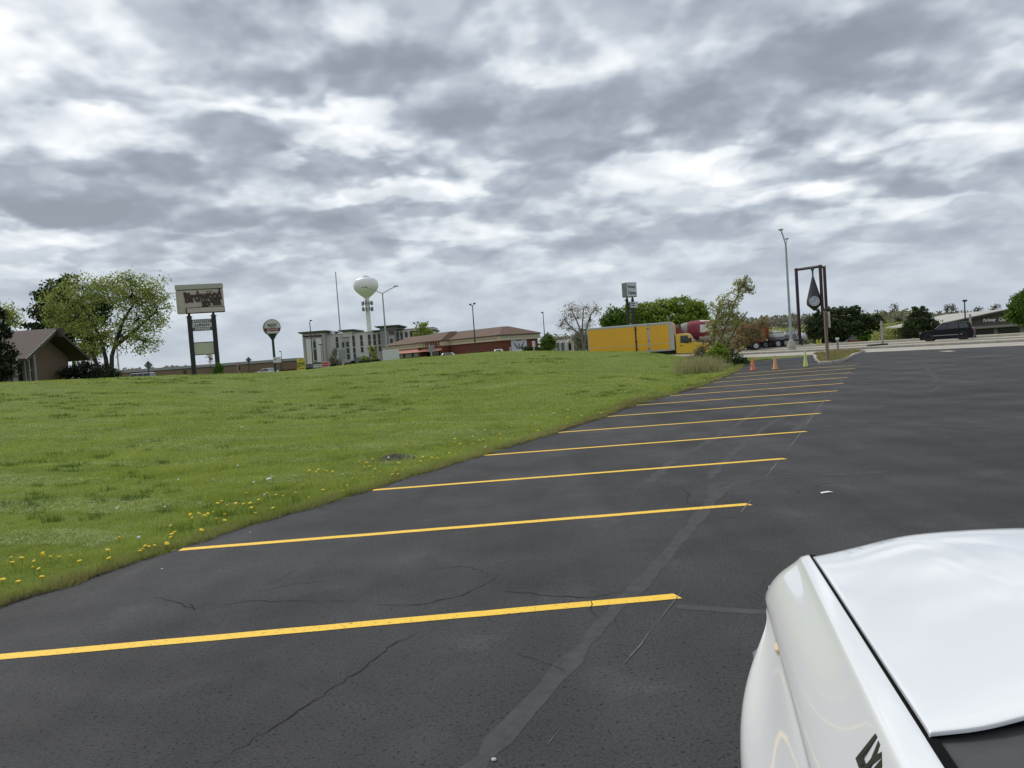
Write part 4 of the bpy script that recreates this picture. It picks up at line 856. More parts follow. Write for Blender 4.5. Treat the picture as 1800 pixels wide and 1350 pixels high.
# --- brick store with the long brown roof
def build_store():
    c = np.array([-1.7, 150.]); ang = math.atan2(UR[1], UR[0]); z = lz(*c)-.2
    T = thing('brick_store', 'long red brick restaurant building with brown roof and cream Phoenix sign band', 'restaurant', (c[0], c[1], z), ang)   # local x runs along the street front, local y = towards us
    br = mat('red_brick', (.155, .045, .030), .9, var=.12, scale=1.2, bump=.15, bscale=8); cr = mat('cream_band', (.58, .47, .36), .8, var=.05, scale=.5); rf = mat('store_roof', (.125, .075, .050), .85, var=.14, scale=.7, bump=.2, bscale=6); grn = mat('cream_green_band', (.42, .40, .31), .8); aw = mat('awning_rose', (.44, .185, .135), .8, var=.06, scale=1.)
    L_, D_ = 45.5, 9.6; eh = AT(885, 588, 150)[2]-z; fb = eh-1.15; rise = 1.75
    sx = [0, L_*.42, L_*.58, L_]
    MB().box(0, L_, -D_, 0, 0, fb).build('wall', br, T)
    MB().box(-.35, L_+.35, -D_-.35, .35, fb, eh, ).build('sign_band', cr, T)
    MB().box(-.38, -.352, -D_-.36, .1, fb+.35, eh-.1).build('end_band', grn, T)
    e = .55
    def roof(x0, x1, y0, y1, hip0, hip1, h, name='roof'):
        q = [(x0-e, y1+e, eh), (x1+e, y1+e, eh), (x1+e, y0-e, eh), (x0-e, y0-e, eh)]; t = [(x0-e+hip0, y1-4.0, eh+h), (x1+e-hip1, y1-4.0, eh+h), (x1+e-hip1, y0+4.0, eh+h), (x0-e+hip0, y0+4.0, eh+h)]
        q0 = [(p[0], p[1], p[2]-.22) for p in q]; return MB().rings([q0, q, t], close=True, cap=True).build(name, rf, T)
    roof(0, L_, -D_, 0, 4.6, 6., rise)
    MB().prism([(18, -e+.1), (29, -e+.1), (28, -e-3.2), (19, -e-3.2)], eh, eh+.01, plane='xy')
    sec = MB().rings([[(17.2, 2.4, eh-.2), (27.6, 2.4, eh-.2), (27.6, -2, eh-.2), (17.2, -2, eh-.2)], [(17.2, 2.4, eh+.03), (27.6, 2.4, eh+.03), (27.6, -2, eh+.03), (17.2, -2, eh+.03)], [(19.0, -1.2, eh+rise+.06), (24.2, -1.2, eh+rise+.06), (24.2, -3, eh+rise+.06), (19.0, -3, eh+rise+.06)]], close=True, cap=True).build('entrance_roof', rf, T)
    MB().box(17.4, 27.4, .3, 2.1, fb, eh-.2).build('entrance_band', cr, T); MB().box(17.4, 18.2, .3, 2.0, 0, fb).build('entrance_pier', br, T); MB().box(26.8, 27.4, .3, 2.0, 0, fb).build('entrance_pier', br, T)
    lets = text('sign_letters', 'HOENIX', 6.0, .92, mat('phoenix_red', (.17, .008, .016), .5), T, (21.0, 2.16, fb+.52), (math.pi/2, 0, math.pi), .08, .03)
    MB().add([(24.5, 2.14, fb+.1), (24.95, 2.14, fb+.1), (24.75, 2.14, fb+.5), (25.0, 2.14, fb+.85), (24.5, 2.14, fb+.95), (24.35, 2.14, fb+.6), (24.6, 2.14, fb+.4)], [(0, 1, 2, 6), (6, 2, 3, 4, 5)]).build('logo', mat('logo_grey', (.25, .22, .20), .6), T)
    # little dark dentils along the band
    d0 = None; md = mat('band_motif', (.16, .11, .08), .8)
    for x in np.arange(.8, L_-.5, .62):
        if 17.5 < x < 24.8: continue
        y = .37 if not (17.4 < x < 27.4) else 2.12
        if d0 is None: d0 = MB().box(-.10, .10, 0, .03, -.12, .12).build('band_motif', md, T); d0.location = (x, y, fb+.5)
        else: share(d0, T, (x, y, fb+.5))
    def awning(x0, x1, y):
        o = MB().add([(x0, y, fb-.05), (x1, y, fb-.05), (x1, y+1.3, fb-.95), (x0, y+1.3, fb-.95), (x0, y, fb-.95), (x1, y, fb-.95)], [(0, 1, 2, 3), (0, 3, 4), (1, 5, 2), (3, 2, 5, 4)]).build('awning', aw, T)
    awning(17.6, 27.2, 1.2); awning(28.4, 41.6, .05)
    for x0, x1 in ((19, 21), (21.6, 24), (24.6, 26.4)): MB().box(x0, x1, .25, .32, .2, 2.6).build('window', M_DGLASS, T)
    for x0, x1 in ((29.4, 32.4), (33.2, 36.2), (37, 40.4)): wv = MB().box(x0, x1, .02, .08, .4, 2.7).build('window', M_DGLASS, T); MB().box(x0+.15, x1-.15, .09, .11, 1.3, 2.6).build('blind', mat('blind_grey', (.33, .33, .31), .8), wv)
    MB().box(-.05, 0, -6.2, -5.2, 0, 2.3).build('door', mat('store_door', (.10, .035, .028), .8), T)
    return T
STORE = build_store()
def banner_on_store():
    # banner hung on the end wall (faces us to the right of the corner)
    ang = math.atan2(UR[1], UR[0]); M_ = STORE
    b = thing('hanging_banner', 'white banner with spread blue-grey wings hung on the brick end wall', 'banner', (0, 0, 0)); b.location = STORE.location; b.rotation_euler = STORE.rotation_euler
    wb = mat('banner_white', (.56, .55, .62), .7, var=.10, scale=2.5); bl = mat('banner_bluegrey', (.10, .11, .17), .7)
    x = -.06; y0, y1 = -2.6, -6.6; z0, z1 = .7, 3.55
    MB().box(x-.03, x, y1, y0, z0, z1).build('cloth', wb, b)
    for s_ in (1, -1):
        yc = (y0+y1)/2; q = [(yc+s_*.15, z0+.75), (yc+s_*.5, z0+.7), (yc+s_*1.15, z0+1.55), (yc+s_*1.35, z0+2.1), (yc+s_*.95, z0+1.75), (yc+s_*.45, z0+1.2)]
        MB().add([(x-.04, p[0], p[1]) for p in q], [(0, 1, 2, 3, 4, 5)]).build('wing', bl, b, recalc=False)
    MB().box(x-.045, x-.032, yc-.14, yc+.14, z0+.75, z0+1.75).build('body', bl, b); MB().box(x-.045, x-.032, yc-.7, yc+.7, z0+2.3, z0+2.5).build('heading', bl, b)
banner_on_store()
flat_sign('store_directory_sign', 'narrow white three panel sign standing before the store end wall', 'sign', 938.5, 599.5, 609.5, 5, 105, 0, M_WHITE2, 1, M_WHITE2, .06, [], None, post_w=.04)
for T, p, a, b, z0, z1 in banner_bands('narrow white three'):
    for k in range(3): box('line', mat('sign_grey', (.28, .29, .30), .6), p, a+.06, b-.06, -.045, -.031, z0+(z1-z0)*(.2+.3*k), z0+(z1-z0)*(.3+.3*k))
# --- small house and oval sign in the gap by the truck
def build_house():
    Y = 260; b = on(985, Y, 612); b[2] -= .2; T = thing('small_house', 'small yellow gabled house far behind the bare tree', 'house', b, .1); f = local_xz(b, Y)
    wy = mat('house_cream', (.50, .47, .36), .8); wb = mat('house_grey', (.26, .26, .30), .8); rf = mat('house_roof', (.17, .155, .15), .9)
    X = lambda px: f(px, 606)[0]; Z = lambda py: f(985, py)[1]
    MB().box(X(971), X(1008), 0, 9, 0, Z(602.5)).build('wall', wb, T); MB().prism([(-1, Z(602.8)), (5, Z(597)), (10, Z(602.8))], X(970), X(1009), plane='yz').build('roof', rf, T)
    for p0, p1, pk, m_ in ((983, 993, 600.5, wb), (994, 1007, 598, wy)):
        g = MB().prism([(X(p0), 0), (X(p1), 0), (X(p1), Z(603.5)), ((X(p0)+X(p1))/2, Z(pk)), (X(p0), Z(603.5))], -1.2, .5).build('gable', m_, T)
        MB().box(X(p0)+.8, X(p1)-.8, -1.26, -1.2, .6, Z(604)).build('window', M_DGLASS, T)
        for s_ in (p0, p1): MB().box(X(s_)-.12, X(s_)+.12, -1.3, -1.2, 0, Z(603.5)).build('trim', M_WHITE2, T)
        mid = (X(p0)+X(p1))/2
        for s_ in (p0, p1): MB().tube([(X(s_), -1.28, Z(603.5)), (mid, -1.28, Z(pk))], .14, 4).build('trim', M_WHITE2, T)
    MB().box(X(971.2), X(979), -.15, 0, .3, Z(604.5)).build('porch', wy, T)
build_house()
b = on(1006, 108, 615); T = thing('oval_sign', 'low white oval sign on the grass left of the yellow truck', 'sign', b)
MB().lathe([(.01, -.10), (.42, -.10), (.44, 0), (.42, .10), (.01, .10)], 20, 'y', close=False).build('plate', M_WHITE2, T, loc=(0, 0, .52)).scale = (1.1, 1, .75)
MB().box(-.35, .35, -.07, .07, 0, .3).build('base', M_WHITE2, T); MB().box(-.25, .25, -.125, -.105, .5, .62).build('lettering_block', MATS['sign_grey'], T)
# --- pole sign behind the yellow truck
def build_chateau_sign():
    Y = 122; rot = math.radians(33); b = on(1112, Y, 600); T = thing('motel_pole_sign', 'boxy white pole sign on two black posts behind the yellow truck', 'pole sign', b, rot); f = local_xz(b, Y, 0)
    wf = mat('lightbox_face', (.56, .57, .63), .5); gs = mat('lightbox_grey', (.17, .19, .20), .5, var=.08, scale=2.); lt = mat('sign_slate_letters', (.045, .05, .065), .5)
    z1 = f(1114, 496.5)[1]; z0 = f(1115, 522)[1]; hw = 1.08
    MB().box(-hw, hw, -.55, .55, z0, z1, 0, .03).build('cabinet', gs, T); fc = MB().box(-hw+.08, hw-.08, -.575, -.55, z0+.1, z1-.1).build('face', wf, T)
    text('sign_letters', 'Parkway', 1.55, .62, lt, fc, (0, -.59, z0+(z1-z0)*.68), FRONT, .02, .02); text('sign_letters', 'Chateau', 1.55, .55, lt, fc, (0, -.59, z0+(z1-z0)*.30), FRONT, .02, .02)
    for x in (-.62, .55): MB().box(x-.17, x+.17, -.15, .15, 0, z0-.25).build('post', M_BLACKM, T); MB().box(x-.1, x+.1, -.1, .1, z0-.27, z0).build('post_neck', M_BLACKM, T)
    za = f(1120, 530)[1]; zb = f(1120, 541)[1]; s2 = MB().box(-.42, 1.25, -.42, -.16, zb, za, 0, .02).build('lower_cabinet', gs, T); MB().box(-.34, 1.17, -.44, -.42, zb+.07, za-.07).build('lower_face', wf, s2)
    for k in (.32, .62): MB().box(-.2, .6, -.455, -.442, zb+(za-zb)*k, zb+(za-zb)*(k+.14)).build('letter_block', lt, s2)
    MB().tube([(-.62, -.1, za+.1), (-1.5, -.3, za+.35)], .06, 5).build('lamp_arm', M_BLACKM, T)
build_chateau_sign()
# --- motel at the far right
def build_motel():
    ang = math.atan2(UR[1], UR[0])+math.pi; p = AT(1765, 590, 116); z = lz(p[0], 116)-.1; rot = math.radians(-12)
    T = thing('motel_building', 'low brown building with wide pale gabled roof and white script lettering, far right', 'building', (p[0], 116, z), rot); f = local_xz((p[0], 116, z), 116)
    pale = mat('pale_roof', (.42, .40, .36), .8, var=.06, scale=.6); bro = mat('brown_siding', (.12, .098, .09), .85, var=.12, scale=1.5, stretch=(.3, .3, 6)); sto = mat('grey_stone', (.24, .225, .205), .9, var=.12, scale=2.); tr = mat('fascia_dark', (.045, .035, .035), .7)
    xa, za = f(1648, 573); xb, zb = f(1768, 543); xe = 2*xb-xa
    ze = f(1705, 577)[1]; w = xb-xa
    hb = f(1730, 573)[1]
    # gable front: x from xa..xe, ridge at xb
    MB().prism([(xa+1.5, 0), (xe-1.5, 0), (xe-1.5, za+.12), (xb, zb-.34), (xa+1.5, za+.12)], .0, 24).build('wall', bro, T)
    MB().box(xa+1.6, xe-1.6, -.18, 0, 0, hb-.35).build('stone_front', sto, T)
    MB().box(xa+.8, xe-.8, -1.0, 0, hb-.35, hb).build('canopy', mat('canopy_grey', (.26, .24, .22), .8), T)
    for s_ in (0, 1):
        e0 = (xa, za) if s_ == 0 else (xe, za)
        MB().prism([(e0[0], e0[1]), (xb, zb-.28), (xb, zb), (e0[0], e0[1]+.22)], -.7, 26).build('roof', pale, T)
        MB().prism([(e0[0], e0[1]-.12), (xb, zb-.42), (xb, zb-.12), (e0[0], e0[1]+.10)], -.85, -.71).build('fascia', tr, T)
    for x0, x1 in ((f(1716, 585)[0], f(1745, 585)[0]), (f(1757, 585)[0], f(1786, 585)[0]), (f(1800, 585)[0], f(1826, 585)[0])):
        fr = MB().box(x0-.25, x1+.25, -.24, -.18, .35, hb-.45).build('window_frame', tr, T); MB().box(x0, x1, -.27, -.24, .5, hb-.6).build('window', M_DGLASS, fr)
    text('lettering', 'Parkway', 1.75, .66, mat('white_letters', (.80, .80, .80), .5), T, (f(1741, 562)[0], -.10, f(1741, 563)[1]), FRONT, .08, .03, .2); text('lettering', 'Chateau', 1.75, .60, MATS['white_letters'], T, (f(1766, 561)[0], -.10, f(1766, 561)[1]), FRONT, .08, .03, .2)
build_motel()
# ------------------------------------------------------------------ poles
def light_pole(label, px, py0, py1, Y, m_=M_GALV, r=.11, heads=(), name='street_lamp', z=None, base=None):
    b = on(px, Y, py1)
    if z is not None: b[2] = z
    T = thing(name, label, 'lamp post' if heads else 'pole', b); f = local_xz(b, Y); h = f(px, py0)[1]
    MB().tube([(0, 0, 0), (0, 0, h*.5), (0, 0, h)], [r, r*.8, r*.6], 10).build('pole', m_, T, smooth=True)
    if base: MB().lathe([(base, 0), (base, .35), (base*.55, .95), (r*1.05, 1.0)], 12).build('base', M_KERB, T)
    for (dx, dz, dy, hw, drop) in heads:
        if abs(dx)+abs(dz) > .25: MB().tube([(0, 0, h-.1), (dx*.5, dy*.5, h-.1+dz*.62), (dx, dy, h+dz)], r*.42, 6).build('arm', m_, T)
        MB().box(dx-hw/2, dx+hw/2, dy-.15, dy+.15, h+dz-.06, h+dz+drop, 0, .04).build('lamp_head', m_, T)
    return T
light_pole('tall grey street lamp with two raised arms beside the clock frame', 1391.5, 428, 615, 76, M_GALV, .15, [(-.55, 1.35, -.4, .42, .10), (.35, .55, .6, .3, .08)], base=.42, z=.125)
light_pole('tall grey street lamp with two wide arms in front of the water tower', 682, 514, 640, 105, M_GALV, .14, [(-2.35, .95, 0, .75, .1), (1.9, .75, 0, .6, .1)])
light_pole('tall thin bare grey pole standing before the hotel', 603.5, 476.5, 648, 92, M_GALV, .09, [], 'flag_pole')
light_pole('dark lamp post with one short head at the hotel left end', 550.5, 565, 640, 150, M_DARKPOLE, .13, [(.25, .2, 0, .55, .12)])
light_pole('short dark lamp post before the hotel sign tower', 566.5, 606, 640, 170, M_DARKPOLE, .09, [(-.1, .05, 0, .9, .12)])
light_pole('dark lamp post with twin heads in front of the brick store', 836.5, 536.5, 621, 118, M_DARKPOLE, .11, [(-.30, .12, 0, .36, .16), (.32, .22, 0, .38, .16)])
light_pole('dark lamp post with a single head right of the brick store', 959, 550, 615, 140, M_DARKPOLE, .10, [(-.12, .05, 0, .42, .16)])
light_pole('dark twin head lamp post above the left end of the store roof', 736, 570, 625, 215, M_DARKPOLE, .13, [(-.6, .3, 0, .65, .3), (.5, .4, 0, .6, .35)])
light_pole('black lamp post with a flat head above the far right roof', 1698, 529.5, 588, 98, M_BLACKM, .11, [(.05, .0, 0, .48, .2)])
light_pole('small far lamp post left of two behind the spreading juniper', 1509, 541, 575, 190, M_DARKPOLE, .08, [(.5, .15, 0, .6, .1)])
light_pole('small far lamp post right of two behind the spreading juniper', 1518, 547, 575, 200, M_DARKPOLE, .08, [(.3, .05, 0, .7, .1)])
light_pole('pale lamp post under the willow crown beside the silver car', 210, 590, 662, 98, mat('pale_pole', (.50, .50, .50), .5), .11, [(.5, .3, 0, .5, .1)])
light_pole('thin grey lamp post right of the reader board', 497, 618, 650, 150, M_DARKPOLE, .08, [(-.2, .05, 0, .4, .1)])
# wooden post with a sign seen edge on, short bollard, and grey posts across the road
b = G(1455, 634, .1); T = thing('wooden_sign_post', 'tall weathered wooden post with edge-on sign in the kerbed island', 'sign post', (b[0], b[1], .09)); f = local_xz((b[0], b[1], .09), b[1])
wd = mat('weathered_wood', (.21, .165, .125), .9, var=.2, scale=3., stretch=(4, 4, .5), bump=.2); h = f(1457, 546)[1]
MB().box(-.075, .075, -.075, .075, 0, h, 0, .01).build('post', wd, T); MB().box(.10, .135, -.35, .35, f(1457, 576)[1], f(1457, 548)[1]).build('sign_plate', mat('sign_edge', (.42, .40, .34), .6), T); MB().box(.07, .105, -.03, .03, h-.5, h-.44).build('bracket', M_GALV, T)
b = G(1473, 618.5, .1); T = thing('marker_post', 'short grey-blue post with white square cap in the kerbed island', 'post', (b[0], b[1], .09))
MB().box(-.07, .07, -.05, .05, 0, .95, 0, .01).build('post', mat('marker_blue_grey', (.24, .25, .30), .6), T); MB().box(-.13, .13, -.05, .05, .95, 1.12, 0, .02).build('cap', M_WHITE2, T)
for px, py0, py1, lab, cap_ in ((1551.5, 564, 607, 'grey metal post on dark slab in the road median, left one', .6), (1707, 552, 593, 'grey metal post on dark slab beyond the black SUV', .6)):
    b = G(px, py1, .12); T = thing('median_post', lab, 'post', (b[0], b[1], .12 if px < 1600 else .12)); f = local_xz(b, b[1]); h = f(px, py0)[1]
    MB().box(-.085, .085, -.06, .06, 0, h, 0, .01).build('post', mat('post_grey', (.30, .30, .27), .6), T)
    sl = MB().box(-1.3, .35, -.3, .3, -.02, .16, 0, .02).build('slab', M_DWOOD, T)
# ------------------------------------------------------------------ vehicles
def car(name, label, cat, x, y, ang, L=4.7, W=1.85, H=1.7, paint=None, style='suv', z=None, group=None, wr=.37, rim=None):
    z = lz(x, y) if z is None else z
    T = thing(name, label, cat, (x, y, z), ang, group)      # local +x is forward
    P_ = {'suv': dict(body=[(.012, .17), (0, .33), (.012, .46), (.05, .545), (.14, .585), (.27, .625), (.60, .645), (.955, .675), (.985, .60), (1, .42), (.992, .25), (.975, .17)], g0=(.25, .955), g1=(.415, .90), belt=.62, roof=.955),
          'sedan': dict(body=[(.01, .17), (0, .36), (.012, .48), (.06, .56), (.28, .62), (.6, .64), (.86, .66), (.97, .66), (.995, .55), (1, .35), (.99, .18)], g0=(.26, .87), g1=(.41, .72), belt=.61, roof=.975),
          'van': dict(body=[(.01, .14), (0, .30), (.015, .42), (.10, .50), (.2, .53), (.6, .54), (.99, .54), (1, .3), (.99, .14)], g0=(.16, .985), g1=(.30, .955), belt=.52, roof=.96)}[style]
    X = lambda u: L*(.5-u)
    rs = []
    for yy, k in ((-W/2, .965), (-W/2+.07, 1), (W/2-.07, 1), (W/2, .965)):
        rs.append([(X(.5+(u-.5)*k), yy, H*(.40+(v-.40)*k)) for u, v in P_['body']])
    MB().rings(rs, close=True, cap=True).build('body', paint, T, smooth=True, sharp=40)
    a0, a1 = P_['g0']; b0, b1 = P_['g1']; zb, zr = H*P_['belt'], H*P_['roof']; w0, w1 = W/2-.06, W/2-.24
    def ringz(u0, u1, w, z_): return [(X(u0), -w*.82, z_), (X(u0)-.18, -w, z_), (X(u1)+.12, -w, z_), (X(u1), -w*.85, z_), (X(u1), w*.85, z_), (X(u1)+.12, w, z_), (X(u0)-.18, w, z_), (X(u0), w*.82, z_)]
    MB().rings([ringz(a0, a1, w0, zb-.04), ringz(b0, b1, w1, zr)], close=True, cap=True).build('window_glass', M_GLASS, T)
    MB().rings([ringz(b0-.01, b1+.01, w1+.02, zr-.02), ringz(b0, b1, w1+.01, zr+.03), ringz(b0+.03, b1-.03, w1-.15, H)], close=True, cap=True).build('roof', paint, T, smooth=True)
    for s_ in (-1, 1):
        for u0, u1, r in ((a0+.01, b0+.005, .035), (.52, .53, .03), (.74, .73, .04), (a1-.01, b1-.005, .05)):
            if style == 'sedan' and u0 == .74: continue
            MB().tube([(X(u0)-(.16 if u0 < .4 else 0), s_*(w0+.005), zb-.03), (X(u1)-(.16 if u0 < .4 else 0), s_*(w1+.005), zr)], r, 5).build('pillar', paint, T)
        MB().box(X(.30)-.06, X(.30)+.12, s_*(W/2+.08)-.09, s_*(W/2+.08)+.09, zb+.0, zb+.16, 0, .03).build('side_mirror', paint, T)
        MB().box(X(.035)-.10, X(.035)+.06, s_*(W/2-.22)-.17, s_*(W/2-.22)+.17, H*.46, H*.53, 0, .03).build('headlight', M_LAMP, T)
        MB().box(X(.985)-.05, X(.985)+.10, s_*(W/2-.13)-.11, s_*(W/2-.13)+.11, H*.52, H*.62, 0, .03).build('tail_light', M_RED, T)
        MB().box(X(.80), X(.22), s_*(W/2-.01)-.012, s_*(W/2-.01)+.012, H*.30, H*.325).build('side_trim', M_CHROME if style == 'suv' else M_BLACKP, T)
        for u in (.19, .80):
            wx = X(u)
            MB().lathe([(wr*1.16, -.02), (wr*1.16, .02), (.01, .02)], 18, 'y', (wx, s_*(W/2-.025), wr+.03), close=False).build('wheel_arch', M_BLACKP, T)
            wheel_y(T, wx, s_*(W/2-.11), wr, .24, s_, rim)
    MB().box(X(.985), X(.02), -W/2+.2, W/2-.2, .18, H*.3).build('underbody', M_BLACKP, T)
    return T
def wheel_y(T, x, y, r, w, side, rim=None):
    t = MB().lathe([(r*.58, -w/2), (r*.93, -w/2), (r, -w*.36), (r, w*.36), (r*.93, w/2), (r*.58, w/2)], 20, 'y', close=False).build('wheel', M_TYRE, T, smooth=True, loc=(x, y, r))
    MB().lathe([(.001, w*.34), (r*.16, w*.36), (r*.2, w*.28), (r*.5, w*.26), (r*.58, w*.46), (r*.6, w*.30), (r*.6, -w*.30), (.001, -w*.30)], 14, 'y', close=False).build('rim', rim or M_RIM, t, smooth=True, rot=(0, 0, math.pi) if side < 0 else None)
    return t
M_BLKPAINT = mat('black_blue_paint', (.006, .007, .012), .45, coat=.08, spec=.2); M_SILVER = mat('silver_paint', (.42, .44, .45), .35, metal=.4, coat=.6); M_REDP = mat('red_paint', (.24, .025, .03), .35, coat=.6); M_WPAINT = mat('plain_white_paint', (.68, .68, .67), .4, coat=.4); M_DRIM = mat('dark_rim', (.03, .03, .035), .4, metal=.6)
AR = math.atan2(UR[1], UR[0])
p = G(1664, 599.0); car('sport_utility_vehicle', 'black SUV driving along the pale road at far right', 'SUV', p[0]+.4, p[1]+.6, math.radians(144), 4.6, 1.9, 1.72, M_BLKPAINT, 'suv', z=.006, wr=.41, rim=M_DRIM)
p = AT(244, 662, 100); car('silver_car', 'silver car half hidden by the grass crest beside the far left diamond sign', 'car', p[0], 100, math.pi, 2.9*1.35, 1.7, 1.45, M_SILVER, 'van', z=None)
p = AT(468, 655, 140); car('white_car', 'white car roof showing over the grass below the round green sign', 'car', p[0], 140, AR+.5, 4.6, 1.8, 1.45, M_WPAINT, 'sedan', z=None)
p = AT(784, 622, 128); car('silver_sedan', 'silver sedan at the store entrance, roof above the grass', 'car', p[0], 128, math.pi-.15, 4.5, 1.8, 1.45, M_SILVER, 'sedan', z=None)
p = AT(546, 648, 130); car('dark_car', 'dark car parked behind the white and black banner', 'car', p[0], 130, .3, 4.6, 1.85, 1.75, M_BLKPAINT, 'suv', z=None)
p = AT(1497, 600, 118); car('red_minivan', 'red minivan parked under the right side of the spreading juniper', 'van', p[0], 118, .2, 2.6*1.0+1.4, 1.75, 1.6, M_REDP, 'van', z=None)
p = AT(1468, 600, 116); car('grey_car', 'small grey car parked between the wooden post and red minivan', 'car', p[0], 116, .2, 3.2, 1.7, 1.3, M_SILVER, 'sedan', z=None)
# --- yellow box truck
def build_box_truck():
    rot = math.radians(-17); p = AT(1182, 612, 74.2); T = thing('yellow_box_truck', 'long yellow box truck with grey trim driving behind the grassy mound', 'box truck', (p[0], 74.2, .006), rot)
    ye = mat('truck_yellow', (.82, .42, .012), .45, var=.04, scale=.6, coat=.3); yc = mat('cab_yellow', (.74, .46, .03), .4, coat=.5); al = mat('aluminium_trim', (.46, .47, .47), .45, metal=.3, var=.06, scale=2.); st = mat('pale_stripe', (.60, .52, .30), .5)
    Lb, W, z0, z1 = 7.95, 2.45, .98, 3.60
    bx = MB().box(-Lb, 0, -W/2, W/2, z0, z1, 0, .03).build('cargo_box', ye, T)
    s_ = -W/2-.012
    xs = [(-Lb+.08, -3.35), (-3.18, -2.12), (-1.92, -.12)]
    for i, (a, b) in enumerate(xs):
        pn = MB().box(a, b, s_-.012, s_+.01, z0+.10, z1-.14).build('side_door' if i == 1 else 'side_panel', ye, bx); MB().box(a+.01, b-.01, s_-.02, s_-.012, z0+.66, z0+.72).build('stripe', st, bx)
    for a, b in ((-Lb-.02, -Lb+.07), (-3.34, -3.20), (-2.11, -1.94), (-.11, .02)): MB().box(a, b, s_-.03, s_+.02, z0, z1).build('post_trim', al if a != -3.34 else M_DARKPOLE, bx)
    for zz in (z0+.25, z0+1.0, z1-.45): MB().box(-3.36, -3.1, s_-.05, s_-.03, zz, zz+.07).build('hinge', M_BLACKP, bx); MB().box(-2.2, -1.98, s_-.05, s_-.03, zz, zz+.06).build('latch', M_BLACKP, bx)
    MB().box(-Lb-.02, .0, s_-.03, s_+.03, z1-.13, z1+.02).build('top_rail', al, bx); MB().box(-Lb-.02, .02, s_-.03, s_+.03, z0-.04, z0+.09).build('bottom_rail', al, bx)
    MB().box(-Lb-.02, .0, -W/2, W/2, z1+.001, z1+.06, 0, .02).build('roof', mat('box_roof_white', (.55, .56, .56), .5), bx)
    pr = [(0, z0), (.03, z0+.02), (.03, z1-.28), (-.05, z1-.08), (-.25, z1+.07), (-.3, z1+.07), (-.3, z0)]
    MB().prism([(x+.30, z) for x, z in pr], -W/2-.02, -W/2+.10).build('corner_cap', al, bx); MB().prism([(x+.29, z) for x, z in pr], -W/2+.10, W/2).build('nose_panel', mat('nose_yellow', (.55, .26, .02), .5), bx)
    MB().box(-8.4, 2.9, -.45, .45, .55, .95).build('chassis', M_BLACKP, T)
    # cab
    cw = 1.08; prof = [(.42, .62), (.42, 2.38), (.60, 2.46), (1.55, 2.46), (1.72, 2.38), (2.12, 1.62), (2.30, 1.52), (3.35, 1.40), (3.55, 1.22), (3.58, .62), (3.2, .55), (3.05, .95), (2.75, 1.12), (2.4, 1.0), (2.2, .55)]
    rs = [[(x if k == 1 else x*.985+.03, yy, z if k == 1 else .9+(z-.9)*.965) for x, z in prof] for yy, k in ((-cw, .9), (-cw+.12, 1), (cw-.12, 1), (cw, .9))]
    cab = MB().rings(rs, close=True, cap=True).build('cab', yc, T, smooth=True, sharp=38)
    for sg in (-1, 1):
        MB().prism([(.86, 1.62), (1.58, 1.50), (1.78, 1.72), (1.55, 2.25), (.90, 2.28)], sg*(cw+.005)-.01, sg*(cw+.005)+.01).build('side_window', M_GLASS, cab)
        d = MB().prism([(.78, .85), (1.95, .85), (1.95, 1.46), (.78, 1.54)], sg*(cw+.003)-.008, sg*(cw+.003)+.008).build('door', yc, cab); MB().box(.85, 1.05, sg*(cw+.03)-.02, sg*(cw+.03)+.02, 1.30, 1.37).build('handle', M_BLACKP, d)
        MB().box(1.75, 1.92, sg*(cw+.28)-.09, sg*(cw+.28)+.09, 1.55, 2.05, 0, .03).build('side_mirror', M_BLACKP, T); MB().box(3.40, 3.62, sg*.85-.16, sg*.85+.16, 1.0, 1.2, 0, .04).build('headlight', M_LAMP, T)
        MB().lathe([(.60, -.02), (.60, .02), (.01, .02)], 18, 'y', (2.72, sg*(cw-.02), .50), close=False).build('wheel_arch', M_BLACKP, T)
    MB().add([(1.74, -.92, 2.37), (1.74, .92, 2.37), (2.17, .98, 1.61), (2.17, -.98, 1.61)], [(0, 1, 2, 3)]).build('windshield', M_GLASS, cab)
    MB().box(3.45, 3.75, -1.15, 1.15, .45, .75, 0, .05).build('bumper', M_CHROME, T); MB().box(3.52, 3.62, -.5, .5, .8, 1.25, 0, .03).build('grille', M_CHROME, T)
    for sg in (-1, 1): wheel_y(T, 2.72, sg*.95, .50, .28, sg); wheel_y(T, -5.6, sg*.95, .50, .5, sg)
build_box_truck()
